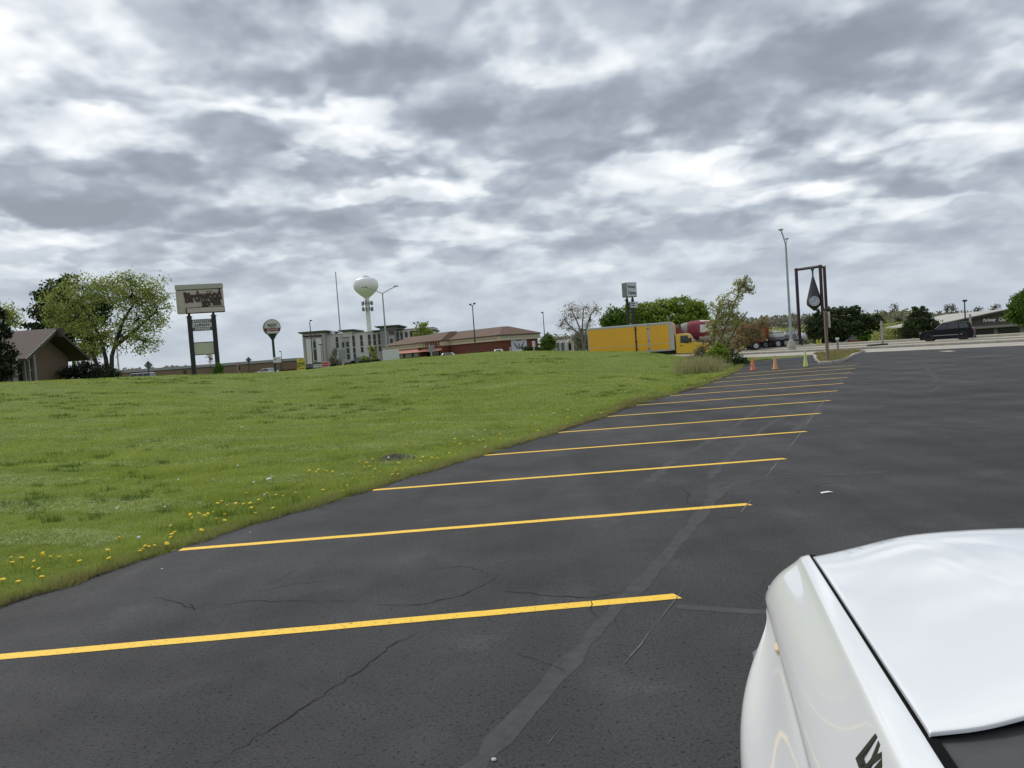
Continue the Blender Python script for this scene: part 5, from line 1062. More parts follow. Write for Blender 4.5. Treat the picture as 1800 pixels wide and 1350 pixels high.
# --- concrete mixer
def build_mixer():
    p = AT(1246, 600, 93); T = thing('concrete_mixer_truck', 'concrete mixer with red and white striped drum behind the leaning bush', 'mixer truck', (p[0], 93, .006), math.radians(-8))
    rd = mat('mixer_red', (.20, .022, .035), .6, var=.2, scale=1.5); wh = mat('mixer_white', (.55, .52, .47), .6, var=.12, scale=1.5); gy = mat('mixer_dusty', (.26, .25, .23), .8, var=.15, scale=2.)
    ax = math.radians(6); prof = [(.55, -3.3), (.75, -3.1), (1.02, -2.2), (1.12, -1.7), (1.22, -1.2), (1.24, .2), (1.20, 1.2), (1.05, 2.2), (.80, 3.0), (.62, 3.3), (.01, 3.32)]
    hs = np.linspace(-3.3, 3.32, 46); rr_ = np.interp(hs, [q[1] for q in prof], [q[0] for q in prof]); prof = list(zip(rr_, hs))
    n = 56; m_ = MB(); vs = []
    for r, h in prof:
        for k in range(n): t = 2*math.pi*k/n; vs.append((h, r*math.cos(t), r*math.sin(t)))
    fs = []; mi = []
    for i in range(len(prof)-1):
        hm = (prof[i][1]+prof[i+1][1])/2
        for k in range(n):
            j = (k+1) % n; fs.append((i*n+k, i*n+j, (i+1)*n+j, (i+1)*n+k))
            mi.append(2 if hm < -2.6 else (0 if hm < -1.15 else (0 if ((k+i*.22) % 11) < 4 else 1)))
    for f_, q in zip(fs, mi): m_.f.append(f_); m_.m.append(q)
    m_.v = vs; m_.build('drum', [rd, wh, gy], T, smooth=True, loc=(0, 0, 2.75), rot=(0, ax, 0))
    MB().box(-4.2, 5.6, -.5, .5, .8, 1.15).build('chassis', M_BLACKP, T)
    MB().prism([(-3.7, 1.1), (-2.9, 1.1), (-2.5, 2.1), (-3.4, 3.3), (-3.9, 3.3)], -.85, -.72).build('rear_frame', rd, T); MB().prism([(-3.7, 1.1), (-2.9, 1.1), (-2.5, 2.1), (-3.4, 3.3), (-3.9, 3.3)], .72, .85).build('rear_frame', rd, T)
    MB().rings([[(-4.4, -.5, 3.7), (-3.4, -.5, 3.7), (-3.4, .5, 3.7), (-4.4, .5, 3.7)], [(-4.1, -.25, 2.9), (-3.6, -.25, 2.9), (-3.6, .25, 2.9), (-4.1, .25, 2.9)]], close=True).build('hopper', gy, T); MB().tube([(-3.8, -.2, 2.6), (-4.3, -.5, 1.9), (-4.6, -.9, 1.2)], .22, 8).build('chute', gy, T)
    for y_ in (-.9, .9): MB().tube([(-4.1, y_, 1.0), (-4.1, y_, 3.4), (-3.3, y_, 3.5)], .05, 5).build('ladder_rail', rd, T)
    cb = MB().box(3.5, 5.2, -1.15, 1.15, 1.0, 2.9, 0, .15).build('cab', rd, T); MB().box(4.3, 5.22, -1.17, 1.17, 1.9, 2.6, 0, .03).build('window', M_GLASS, cb); MB().box(5.0, 6.3, -.95, .95, .9, 1.8, 0, .15).build('hood', rd, cb)
    MB().box(3.45, 3.55, -1.0, 1.0, 1.0, 2.2).build('support', rd, T)
    for x_ in (-2.6, -1.3, 5.3):
        for s_ in (-1, 1): wheel_y(T, x_, s_*1.0, .52, .3, s_)
build_mixer()
def build_dump():
    p = AT(1327, 603, 96); T = thing('orange_dump_truck', 'rusty orange dump truck half hidden behind the leaning bush', 'dump truck', (p[0], 96, .006), math.radians(8)); og = mat('rusty_orange', (.26, .075, .025), .6, var=.2, scale=1.5)
    MB().rings([[(-1.5, -1.1, 1.2), (1.3, -1.1, 1.2), (1.3, 1.1, 1.2), (-1.5, 1.1, 1.2)], [(-1.7, -1.2, 2.95), (1.4, -1.2, 2.95), (1.4, 1.2, 2.95), (-1.7, 1.2, 2.95)]], close=True, cap=True).build('dump_body', og, T)
    for x_ in (-1.2, -.4, .4, 1.15): MB().box(x_-.06, x_+.06, -1.3, -1.16, 1.25, 2.9).build('rib', og, T)
    MB().box(-1.75, 1.45, -1.28, 1.28, 2.92, 3.06).build('top_rail', og, T)
    c = MB().box(-3.2, -1.9, -1.05, 1.05, .9, 2.6, 0, .12).build('cab', og, T); MB().box(-3.1, -2.3, -1.07, 1.07, 1.75, 2.4, 0, .03).build('window', M_GLASS, c); MB().box(-4.3, -3.1, -.85, .85, .8, 1.65, 0, .12).build('hood', og, c)
    MB().box(-4.0, 1.5, -.4, .4, .6, .95).build('chassis', M_BLACKP, T)
    for x_ in (-3.5, -.3, .9):
        for s_ in (-1, 1): wheel_y(T, x_, s_*.95, .5, .3, s_)
build_dump()
def build_flatbed():
    p = G(1362, 612.5); T = thing('flatbed_trailer', 'grey flatbed trailer with large dual wheels right of the leaning bush', 'trailer', (p[0]+.6, p[1]+1.0, .006), math.radians(10)); gp = mat('trailer_grey', (.17, .165, .20), .6, var=.15, scale=2.)
    MB().box(-.6, 2.3, -1.0, 1.0, .95, 1.3, 0, .03).build('deck', gp, T); MB().box(-.7, .7, -.9, .9, 1.3, 1.8, 0, .08).build('load', mat('crushed_white_load', (.50, .50, .50), .7, var=.25, scale=3.), T); MB().box(-.6, .4, -.8, .8, 1.8, 2.15, 0, .12).build('load_cover', mat('pale_tarp', (.48, .50, .44), .8, var=.1, scale=3.), T); MB().box(.8, 2.2, -.9, .9, 1.3, 1.55, 0, .03).build('side_board', gp, T)
    for x_ in (-.35, .75):
        for s_ in (-1, 1): wheel_y(T, x_, s_*.85, .55, .5, s_, MATS['antenna_grey'] if False else None)
    MB().box(2.2, 3.6, -.12, .12, .7, .9).build('tongue', M_BLACKP, T); MB().box(3.3, 3.5, -.08, .08, 0, .72).build('jack', M_BLACKP, T)
build_flatbed()
def build_shed():
    p = AT(1396, 606, 108); z = lz(p[0], 108); T = thing('white_shed', 'white metal shed with two small dark windows behind the lamp base', 'shed', (p[0], 108, z), -.25); wt = mat('shed_white', (.55, .56, .58), .6, var=.05, scale=1.)
    f = local_xz((p[0], 108, z), 108); h = f(1398, 581)[1]
    MB().box(-1.05, 1.0, 0, 2.0, 0, h, 0, .02).build('wall', wt, T); MB().box(-1.15, 1.1, -.1, 2.1, h, h+.10).build('roof', mat('shed_roof', (.42, .43, .44), .6), T); MB().box(-1.9, -1.06, .3, 1.8, 0, h*.82, 0, .02).build('annex', mat('shed_cream', (.55, .53, .43), .7), T)
    for x_ in (.1, .6): MB().box(x_-.1, x_+.1, -.03, 0, h*.62, h*.80).build('window', M_DGLASS, T)
    p = AT(1413, 606, 107); T = thing('propane_tank', 'small pale rounded tank right of the white shed', 'tank', (p[0], 107, lz(p[0], 107)), .3)
    MB().lathe([(.01, -.7), (.4, -.62), (.62, -.3), (.65, .3), (.4, .62), (.01, .7)], 16, 'x', (0, 0, 1.0), close=False).build('tank', wt, T, smooth=True)
    for x_ in (-.35, .35): MB().box(x_-.08, x_+.08, -.4, .4, 0, .5).build('foot', M_KERB, T)
build_shed()
b = AT(891, 618, 122); T = thing('white_flatbed_pickup', 'low white utility truck parked before the brick end wall', 'utility truck', (b[0], 122, lz(b[0], 122)), math.pi)
MB().box(-2.3, .6, -.9, .9, .55, .95, 0, .03).build('bed', M_WPAINT, T); c = MB().box(.6, 2.0, -.85, .85, .5, 1.35, 0, .15).build('cab', M_WPAINT, T); MB().box(.9, 1.75, -.87, .87, .95, 1.25, 0, .03).build('window', M_GLASS, c); MB().box(1.9, 2.9, -.8, .8, .5, .95, 0, .1).build('hood', M_WPAINT, c)
MB().box(-.6, -.5, -.05, .05, .95, 1.6).build('mast', M_WPAINT, T); MB().box(-2.35, -2.05, -.85, .85, .95, 1.15).build('tailboard', M_WPAINT, T)
for x_ in (-1.5, 2.0):
    for s_ in (-1, 1): wheel_y(T, x_, s_*.8, .36, .24, s_)
# --- plumb-bob clock in its tall frame
def build_clock():
    Y = 103; p = AT(1406.5, 604, Y); z = lz(p[0], Y); T = thing('pendulum_clock', 'giant dark cone pendulum clock hung in a tall maroon steel frame', 'clock', (p[0], Y, z), 0); f = local_xz((p[0], Y, z), Y)
    mr_ = mat('maroon_steel', (.050, .020, .026), .5, var=.15, scale=1.); dk = mat('dark_bronze_cone', (.040, .040, .042), .55, var=.2, scale=1.2); fc = mat('clock_dial', (.50, .55, .64), .4); rm = mat('clock_rim', (.55, .56, .55), .4)
    def pt(px, py, dy): q = AT(px, py, Y+dy); return (q[0]-p[0], dy, q[2]-z)
    A = (0, 0, 0); top_a = pt(1401.5, 471.5, 0); tb = pt(1441.5, 465.5, -2.2); tc_ = pt(1448.5, 467.5, 1.4)
    top_a = (0, 0, top_a[2]); w = .165
    for nm, q in (('column', (0, 0)), ('column', (tb[0], tb[1])), ('column', (tc_[0], tc_[1]))):
        h = top_a[2] if q == (0, 0) else (tb[2] if q[1] < 0 else tc_[2]); MB().box(q[0]-w, q[0]+w, q[1]-w, q[1]+w, 0, h, 0, .02).build(nm, mr_, T)
    def beam(a, b_): MB().tube([a, b_], w*1.1, 4).build('beam', mr_, T)
    hz = top_a[2]-.2; beam((0, 0, hz), (tb[0], tb[1], tb[2]-.2)); beam((tb[0], tb[1], tb[2]-.2), (tc_[0], tc_[1], tc_[2]-.2)); 
    hx, hy = tb[0]*.68, tb[1]*.68; zz = hz+(tb[2]-.2-hz)*.68
    gn = mat('green_bronze', (.07, .11, .09), .5)
    MB().lathe([(.30, zz), (.22, zz-.25), (.12, zz-.5), (.10, zz-1.0), (.05, zz-1.35)], 10, c=(hx, hy, 0)).build('hanger', gn, T)
    zt = f(1430, 484)[1]; zw = f(1433, 534)[1]; zb = f(1434, 546.5)[1]; r = .93
    cone = MB().lathe([(.05, zt), (r*.98, zw+.5), (r*1.03, zw+.1), (r, zw-.15), (r*.35, zb+.2), (.12, zb)], 26, c=(hx, hy, 0)).build('cone', dk, T, smooth=True)
    cz = f(1427.5, 531)[1]; ca = -.36; dr = .62
    d = MB().lathe([(.01, -.0), (dr*.86, -.0), (dr*.88, -.05), (dr, -.06), (dr*1.02, .02), (dr, .35)], 28, 'y', close=False).build('dial_rim', rm, T, smooth=True, loc=(hx-.36, hy-1.0, cz), rot=(0, 0, ca))
    MB().lathe([(.01, -.02), (dr*.86, -.02), (dr*.86, .0)], 28, 'y', close=False).build('dial', fc, d)
    for k in range(12):
        a = k*math.pi/6; MB().box(-.025, .025, -.035, -.025, -.07, .07).build('hour_mark', M_BLK, d, loc=(dr*.72*math.sin(a), 0, dr*.72*math.cos(a)), rot=(0, a, 0))
    MB().box(-.025, .025, -.05, -.035, -.05, .44).build('minute_hand', M_BLK, d, rot=(0, .5, 0)); MB().box(-.03, .03, -.065, -.05, -.05, .30).build('hour_hand', M_BLK, d, rot=(0, -1.9, 0))
build_clock()
# --- kerbed island and traffic cones
def build_island():
    poly = [G(*q)[:2] for q in ((1428, 624.5), (1432, 633), (1441, 640), (1462, 639.2), (1482, 636), (1500, 627), (1521, 618.3), (1500, 616.8), (1462, 620))]
    poly = [np.array(q) for q in poly]; c = sum(poly)/len(poly); P2 = []
    for i in range(len(poly)):
        a, b = poly[i], poly[(i+1) % len(poly)]
        for k in range(4): P2.append(a+(b-a)*k/4)
    poly = P2; inn = [q+(c-q)/np.linalg.norm(c-q)*.30 for q in poly]; inm = [q+(c-q)/np.linalg.norm(c-q)*.03 for q in poly]
    k = MB().rings([[(*q, -.03) for q in poly], [(*q, .12) for q in poly], [(*q, .15) for q in inm], [(*q, .15) for q in inn], [(*q, .02) for q in inn]], close=True).build('island_kerb', M_KERB); tag(k, kind='structure')
    tag(sheet('island_soil', inn, .09, mat('island_soil', (.20, .165, .085), .95, var=.25, scale=1.5, col2=(.17, .19, .055), bump=.6, bscale=12)), kind='structure')
    n = 5200; V = []; a = np.array(inn); lo, hi = a.min(0), a.max(0); cx = []
    from mathutils.geometry import intersect_point_tri_2d
    tri = [(c, inn[i], inn[(i+1) % len(inn)]) for i in range(len(inn))]
    pts = rng.uniform(lo, hi, (n*3, 2)); keep = np.zeros(len(pts), bool)
    for t in tri:
        A, B, C = [np.array(q) for q in t]; d = (B[1]-C[1])*(A[0]-C[0])+(C[0]-B[0])*(A[1]-C[1]); l1 = ((B[1]-C[1])*(pts[:, 0]-C[0])+(C[0]-B[0])*(pts[:, 1]-C[1]))/d; l2 = ((C[1]-A[1])*(pts[:, 0]-C[0])+(A[0]-C[0])*(pts[:, 1]-C[1]))/d; keep |= (l1 >= 0) & (l2 >= 0) & (l1+l2 <= 1)
    pts = pts[keep]; x, y = pts[:, 0], pts[:, 1]; k_ = len(x); z = np.full(k_, .08); an = rng.uniform(0, 6.28, k_); h = rng.uniform(.04, .20, k_)*(1+.5*field_noise(x, y, 2., 5)); w = rng.uniform(.03, .07, k_)
    Vv = np.empty((k_, 3, 3)); Vv[:, 0] = np.stack([x-np.cos(an)*w/2, y-np.sin(an)*w/2, z], -1); Vv[:, 1] = np.stack([x+np.cos(an)*w/2, y+np.sin(an)*w/2, z], -1); Vv[:, 2] = np.stack([x+rng.normal(0, .06, k_), y+rng.normal(0, .06, k_), z+np.maximum(h, .03)], -1)
    tag(np_mesh('island_weeds', Vv.reshape(-1, 3), np.arange(k_*3).reshape(-1, 3), blade_mat('island_weed', (.13, .15, .03), (.36, .30, .13))), kind='stuff')
build_island()
def cone(label, px, py, col, z=0., wide=.0, h=.73):
    p = G(px, py); T = thing('traffic_cone', label, 'traffic cone', (p[0], p[1], 0), .2, 'traffic cones at the end of the parking row')
    MB().box(-.18, .18, -.18, .18, 0.0, .035, 0, .012).build('base', mat('cone_base_'+col[0], col[2], .7), T)
    MB().lathe([(.15+wide, .034), (.13+wide, .06), (.035, h-.02), (.028, h), (.012, h)], 18).build('cone_body', mat('cone_'+col[0], col[1], .55, var=.15, scale=5., col2=col[3]), T, smooth=True)
OR_ = ('orange', (.62, .13, .07), (.30, .10, .06), (.70, .24, .13)); OF = ('faded_orange', (.58, .20, .09), (.32, .16, .10), (.60, .38, .16)); LM = ('lime', (.46, .58, .12), (.05, .06, .03), (.52, .62, .20))
cone('leftmost orange traffic cone beside the weedy bush', 1323.5, 651, OR_, h=.70); cone('faded orange traffic cone between the other orange cone and the lime one', 1363, 649.2, OF, h=.74); cone('tall lime yellow traffic cone beside the kerbed island', 1416.5, 645, LM, h=.86, wide=-.01)
# small things lying about
q = [G(*a)[:2] for a in ((1648, 617.5), (1668, 616.4), (1682, 617.2), (1666, 618.4))]; sheet('pavement_patch', q, .003, mat('pale_patch', (.42, .36, .27), .9, var=.2, scale=2.), LOT)
p = G(1452, 866.5); T = tag(MB().add([(-.07, -.03, .004), (.02, -.035, .012), (.09, .0, .006), (.03, .03, .018), (-.06, .025, .008), (0, 0, .02)], [(0, 1, 5), (1, 2, 5), (2, 3, 5), (3, 4, 5), (4, 0, 5)]).build('paper_scrap', mat('litter_white', (.66, .67, .68), .7), loc=(p[0], p[1], .001)), 'crumpled white scrap of paper lying on the open asphalt', 'litter')
for px_, py_ in ((285, 1001), (440, 937), (868, 1337)):
    p = G(px_, py_); tag(MB().lathe([(.004, 0), (.014, .003), (.012, .009), (.003, .012)], 7).build('pebble', mat('pebble_pale', (.50, .49, .46), .8), loc=(p[0], p[1], .001)), 'small pale pebble lying on the dark asphalt', 'pebble', 'pale pebbles on the asphalt')
for px_, py_ in ((420, 694), (460, 821)):
    p = G(px_, py_, 1.0 if py_ < 700 else .3); p = on(px_, 24 if py_ < 700 else 13.5); tag(MB().add([(-.05, -.02, .02), (.01, -.03, .04), (.05, .0, .03), (.02, .02, .055), (-.04, .02, .045), (0, 0, .06)], [(0, 1, 5), (1, 2, 5), (2, 3, 5), (3, 4, 5), (4, 0, 5)]).build('paper_scrap', MATS['litter_white'], loc=(p[0], p[1], p[2]+.02)), 'white scrap of litter caught in the grass, ' + ('far one near the crest' if py_ < 700 else 'near one below the middle'), 'litter')
p = on(684, 15.2); T = thing('dry_clod', 'low grey-brown clod of dead thatch lying in the grass', 'clod', (p[0], p[1], p[2]))
m_ = MB()
for i in range(260): a = R_.uniform(0, 6.28); d = abs(R_.gauss(0, .16)); x_, y_ = d*math.cos(a)*1.6, d*math.sin(a); h = max(.02, .11-d*.25); m_.add([(x_-.012, y_, .0), (x_+.012, y_, .0), (x_+R_.uniform(-.08, .08), y_+R_.uniform(-.06, .06), h+R_.uniform(0, .05))], [(0, 1, 2)])
tag(m_.build('thatch', mat('dead_thatch', (.23, .21, .165), .95, island=.3), T, recalc=False), kind='stuff')
# ------------------------------------------------------------------ trees, shrubs, woods
def leaf_mat(name, ca, cb, trans=.3, rough=.6):
    m = bpy.data.materials.new(name); m.use_nodes = True; nt = m.node_tree; N = nt.nodes.new; L = nt.links.new; b = nt.nodes['Principled BSDF']
    g = N('ShaderNodeNewGeometry'); r = N('ShaderNodeValToRGB'); r.color_ramp.elements[0].color = (*ca, 1); r.color_ramp.elements[1].color = (*cb, 1)
    L(g.outputs['Random Per Island'], r.inputs[0]); L(r.outputs[0], b.inputs['Base Color']); b.inputs['Roughness'].default_value = rough; b.inputs['Specular IOR Level'].default_value = .2
    tr = N('ShaderNodeBsdfTranslucent'); L(r.outputs[0], tr.inputs[0]); ms = N('ShaderNodeMixShader'); ms.inputs[0].default_value = trans
    L(b.outputs[0], ms.inputs[1]); L(tr.outputs[0], ms.inputs[2]); L(ms.outputs[0], nt.nodes['Material Output'].inputs[0]); return m
LM_ = dict(willow=leaf_mat('leaf_willow', (0.175, 0.219, 0.044), (0.438, 0.490, 0.131)), willow_gold=leaf_mat('leaf_willow_gold', (0.204, 0.204, 0.043), (0.459, 0.442, 0.119)), pine=leaf_mat('leaf_pine', (0.017, 0.031, 0.014), (0.049, 0.077, 0.031), .1), green=leaf_mat('leaf_green', (.11, .165, .022), (.36, .45, .075)), dark=leaf_mat('leaf_dark', (0.021, 0.039, 0.015), (0.068, 0.098, 0.030), .12), bud=leaf_mat('leaf_bud', (.30, .25, .21), (.58, .52, .44), .25),
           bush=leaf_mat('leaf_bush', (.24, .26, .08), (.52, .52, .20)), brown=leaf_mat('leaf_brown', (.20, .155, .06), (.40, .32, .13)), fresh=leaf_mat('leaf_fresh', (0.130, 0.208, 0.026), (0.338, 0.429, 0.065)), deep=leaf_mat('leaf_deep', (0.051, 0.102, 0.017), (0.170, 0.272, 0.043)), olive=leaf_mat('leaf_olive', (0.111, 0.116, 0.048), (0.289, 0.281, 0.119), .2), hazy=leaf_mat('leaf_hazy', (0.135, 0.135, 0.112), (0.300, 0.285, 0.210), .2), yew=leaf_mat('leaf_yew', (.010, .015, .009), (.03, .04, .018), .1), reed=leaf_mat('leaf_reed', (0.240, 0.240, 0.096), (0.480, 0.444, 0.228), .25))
M_BARK = mat('bark_dark', (.055, .045, .036), .95, var=.3, scale=3., bump=.5, bscale=10); M_BARKP = mat('bark_grey', (.20, .18, .155), .95, var=.25, scale=3.)
MAT_TW = mat('twig_tan', (.17, .145, .105), .9, var=.25, scale=6.)
def leaf_cards(P, s0, s1, r, elong=1., flat=0.):
    n = len(P); a = r.normal(size=(n, 3)); a[:, 2] *= (1-flat*.5); a /= np.linalg.norm(a, axis=1)[:, None]; b = r.normal(size=(n, 3)); b -= a*np.sum(a*b, 1)[:, None]; b /= np.linalg.norm(b, axis=1)[:, None]
    s = r.uniform(s0, s1, n)[:, None]; a = a*s*elong*.5; b = b*s*.5
    V = np.stack([P-a, P-a*.1-b*.9, P+a, P-a*.1+b*.9], 1).reshape(-1, 3); return V, np.arange(n*4).reshape(-1, 4)
def leafy(name, label, cat, px, py, Y, lobes, lm, n, leaf, trunks=None, seed=1, depth=.9, bark=None, sub=22, spread=.30, shell=.55, group=None, limbs=True, base=None, elong=1.4, trunk_r=.16, twig=.02, z=None, twigs=1):
    r = np.random.default_rng(seed); b = on(px, Y, py) if base is None else np.array(base, float)
    if z is not None: b[2] = z
    T = thing(name, label, cat, b, 0, group); k = Y/FOC; PP = []; mb = MB(); wsum = sum(l[2]*l[3] for l in lobes)
    trunks = trunks or [[(px, py), (px, py-(py-min(l[1] for l in lobes))*.45)]]
    TR = []
    for tr in trunks:
        pts = []
        for i, q in enumerate(tr):
            w = AT(q[0], q[1], Y)-b; w[1] = r.uniform(-.3, .3)*(i > 0); pts.append(w)
        if pts[0][2] < .6: pts[0][2] = -.1
        TR.append(pts); nseg = len(pts); rad = [trunk_r*(1-.55*i/max(nseg-1, 1)) for i in range(nseg)]
        mb.tube(pts, rad, 8)
    allpts = [p for t in TR for p in t[1:]] or [TR[0][-1]]
    for (cx, cy, rx, ry) in lobes:
        c = AT(cx, cy, Y)-b; c[1] = r.uniform(-.3, .3)*rx*k; R3 = np.array([rx*k, rx*k*depth, ry*k])
        src = min(allpts, key=lambda p: np.linalg.norm(p-c))
        if limbs:
            mid = (src+c)/2+np.array([0, 0, -.06*np.linalg.norm(c-src)]); mb.tube([src, mid, c], [trunk_r*.45, trunk_r*.32, twig*1.6], 6)
        m_ = max(4, int(sub)); d = r.normal(size=(m_, 3)); d /= np.linalg.norm(d, axis=1)[:, None]; rad = r.random(m_)**(1/3); rad = shell+(1-shell)*rad; S_ = c+d*rad[:, None]*R3
        if limbs:
            for s_ in S_[:max(3, int(m_*.8*twigs))]: q = c+(s_-c)*.5+r.normal(size=3)*.06*rx*k; mb.tube([c+(s_-c)*.05, q, s_], [twig*1.5, twig, twig*.4], 4, caps=False)
        nl = int(n*rx*ry/wsum); idx = r.integers(0, m_, nl); P_ = S_[idx]+r.normal(size=(nl, 3))*R3*spread*np.array([1, 1, .85]); PP.append(P_)
    P_ = np.concatenate(PP); P_ = P_[P_[:, 2] > .03]; V, Fq = leaf_cards(P_, leaf*.6, leaf*1.3, r, elong)
    mb.build('trunk', bark or M_BARK, T, smooth=True); o = np_mesh('crown', V, Fq, LM_[lm], T); return T, o
def add_crown(T, b, Y, lobes, lm, n, leaf, seed, spread=.3, sub=20, shell=.5, elong=1.4, depth=.9):
    r = np.random.default_rng(seed); k = Y/FOC; PP = []; wsum = sum(l[2]*l[3] for l in lobes); b = np.array(b)
    for (cx, cy, rx, ry) in lobes:
        c = AT(cx, cy, Y)-b; R3 = np.array([rx*k, rx*k*depth, ry*k]); d = r.normal(size=(sub, 3)); d /= np.linalg.norm(d, axis=1)[:, None]; rad = shell+(1-shell)*r.random(sub)**(1/3); S_ = c+d*rad[:, None]*R3
        nl = int(n*rx*ry/wsum); P_ = S_[r.integers(0, sub, nl)]+r.normal(size=(nl, 3))*R3*spread; PP.append(P_)
    V, Fq = leaf_cards(np.concatenate(PP), leaf*.6, leaf*1.3, r, elong); return np_mesh('crown', V, Fq, LM_[lm], T)
# far left group
leafy('willow_tree', 'wide pale green willow with three leaning trunks right of the grill restaurant', 'tree', 190, 660, 84,
      [(112, 530, 38, 30), (150, 505, 42, 26), (135, 560, 40, 34), (165, 590, 30, 36), (195, 505, 34, 26), (232, 520, 36, 34), (262, 515, 30, 30), (275, 545, 26, 34), (240, 560, 34, 34), (215, 590, 24, 28), (255, 600, 26, 24), (90, 555, 22, 20), (150, 625, 20, 18), (225, 492, 22, 14)], 'willow', 18000, .16,
      trunks=[[(196, 660), (198, 625), (206, 590), (218, 560), (240, 530)], [(190, 660), (186, 630), (180, 600), (160, 560), (140, 530)], [(178, 660), (170, 640), (163, 620), (170, 590)], [(200, 610), (230, 585), (262, 560)]], seed=3, trunk_r=.26, sub=36, spread=.20, twig=.025, shell=.35)
leafy('pine_tree', 'ragged dark pine rising behind the willow and grill roof', 'tree', 130, 655, 96, [(120, 510, 30, 16), (90, 520, 24, 14), (75, 545, 22, 12), (105, 545, 34, 16), (80, 565, 28, 10), (140, 570, 36, 14), (115, 580, 40, 14), (170, 560, 24, 14), (150, 535, 34, 16), (165, 590, 22, 12), (70, 575, 18, 6), (125, 492, 12, 8), (182, 545, 12, 14), (160, 612, 26, 10)], 'pine', 13000, .26,
      trunks=[[(130, 655), (128, 600), (124, 540), (121, 495)]], seed=5, trunk_r=.22, sub=14, spread=.26)
leafy('spruce_tree', 'dark spruce at the left edge in front of the restaurant', 'tree', 4, 668, 60, [(-2, 560, 10, 14), (2, 585, 14, 12), (4, 605, 18, 12), (6, 625, 20, 12), (2, 645, 24, 12), (-10, 660, 26, 10), (-8, 545, 7, 12)], 'yew', 6000, .16, trunks=[[(2, 668), (0, 600), (-3, 545)]], seed=6, trunk_r=.14, sub=14, spread=.28)
leafy('young_tree', 'thin pale leafed tree behind the restaurant roof at the left edge', 'tree', 8, 660, 110, [(5, 548, 22, 16), (22, 562, 14, 14), (-12, 560, 22, 22)], 'willow', 2600, .22, trunks=[[(8, 660), (6, 600), (4, 560)]], seed=7, trunk_r=.14)
leafy('yew_shrub', 'wide black-green yew shrub against the restaurant wall', 'shrub', 150, 668, 72, [(145, 652, 24, 14), (165, 655, 22, 14), (128, 657, 16, 10)], 'yew', 5000, .13, seed=8, limbs=False, sub=18, group='yew shrubs by the restaurant')
leafy('yew_shrub', 'small low dark shrub at the foot of the willow', 'shrub', 196, 664, 78, [(200, 656, 12, 7), (185, 658, 14, 8)], 'dark', 2200, .12, seed=9, limbs=False, group='yew shrubs by the restaurant')
leafy('cone_shrub', 'small green cone shrub at the foot of the right sign post', 'shrub', 383, 657, 73, [(383, 652, 8, 6), (384, 646, 6, 6), (384, 641, 3, 4)], 'deep', 1800, .10, seed=10, limbs=False)
leafy('bare_pylon_tree', 'thin bare far tree seen between the grill sign posts', 'tree', 369, 650, 160, [(369, 632, 6, 7), (368, 627, 5, 5)], 'bud', 120, .25, seed=91, trunk_r=.10, twig=.03)
# hotel and store planting
leafy('slim_tree', 'slim yellow-green tree in front of the hotel left of the grey pole', 'tree', 588, 650, 200, [(586, 630, 6, 11), (589, 619, 4, 7), (592, 640, 5, 7)], 'hazy', 700, .36, seed=11, trunk_r=.14, sub=14)
leafy('round_tree', 'small fresh green tree before the hotel middle', 'tree', 641, 640, 200, [(640, 631, 5, 5), (645, 635, 6, 5), (638, 636, 5, 4)], 'green', 1000, .32, seed=12, trunk_r=.14, sub=12)
leafy('slim_tree', 'pale sparse tree beside the hotel tower base', 'tree', 655, 640, 205, [(655, 622, 5, 12), (650, 614, 4, 6)], 'bush', 700, .36, seed=13, trunk_r=.12, sub=10)
leafy('wispy_tree', 'wispy budding tree rising above the store roof left end', 'tree', 745, 625, 235, [(746, 575, 8, 7), (741, 583, 9, 6), (735, 587, 8, 5), (750, 586, 8, 6)], 'willow', 900, .5, seed=14, trunk_r=.15, sub=12)
leafy('round_tree', 'bushy green tree at the right end of the brick store', 'tree', 964, 617, 135, [(962, 600, 10, 9), (968, 606, 8, 8), (958, 608, 6, 6)], 'deep', 3000, .24, seed=15, trunk_r=.14, sub=16)
for i, (a, b_, yb, yt) in enumerate(((580, 593, 650, 641), (594, 607, 649, 640), (608, 617, 648, 638.5), (617, 625, 646, 636), (631, 641, 643, 635), (641, 656, 641.5, 633.5), (656, 668, 640, 632))):
    lab = ['leftmost clipped dark hedge block before the hotel', 'second clipped dark hedge block before the hotel', 'third clipped dark hedge block before the hotel', 'tall rounded dark shrub ending the left hedge row', 'left green hedge block beside the blank signboard row', 'middle green hedge block before the hotel tower', 'right green hedge block next to the blank white signboard'][i]
    leafy('hedge', lab, 'hedge', (a+b_)/2, yb, 92, [((a*2+b_)/3, (yb+yt)/2, (b_-a)*.34, (yb-yt)*.5), ((a+2*b_)/3, (yb+yt)/2, (b_-a)*.34, (yb-yt)*.5)], 'yew' if i < 4 else 'dark', 1500, .11, seed=30+i, limbs=False, shell=.2, group='clipped hedges before the hotel', trunk_r=.1)
leafy('low_shrub', 'low green shrub under the wings banner', 'shrub', 925, 615, 146, [(925, 613, 8, 3.5), (931, 614, 5, 3)], 'dark', 700, .2, seed=41, limbs=False); leafy('low_shrub', 'low clipped shrub row right of the wings banner', 'shrub', 948, 615, 150, [(946, 613, 8, 2.5), (954, 613.5, 6, 2.5)], 'dark', 700, .2, seed=42, limbs=False)
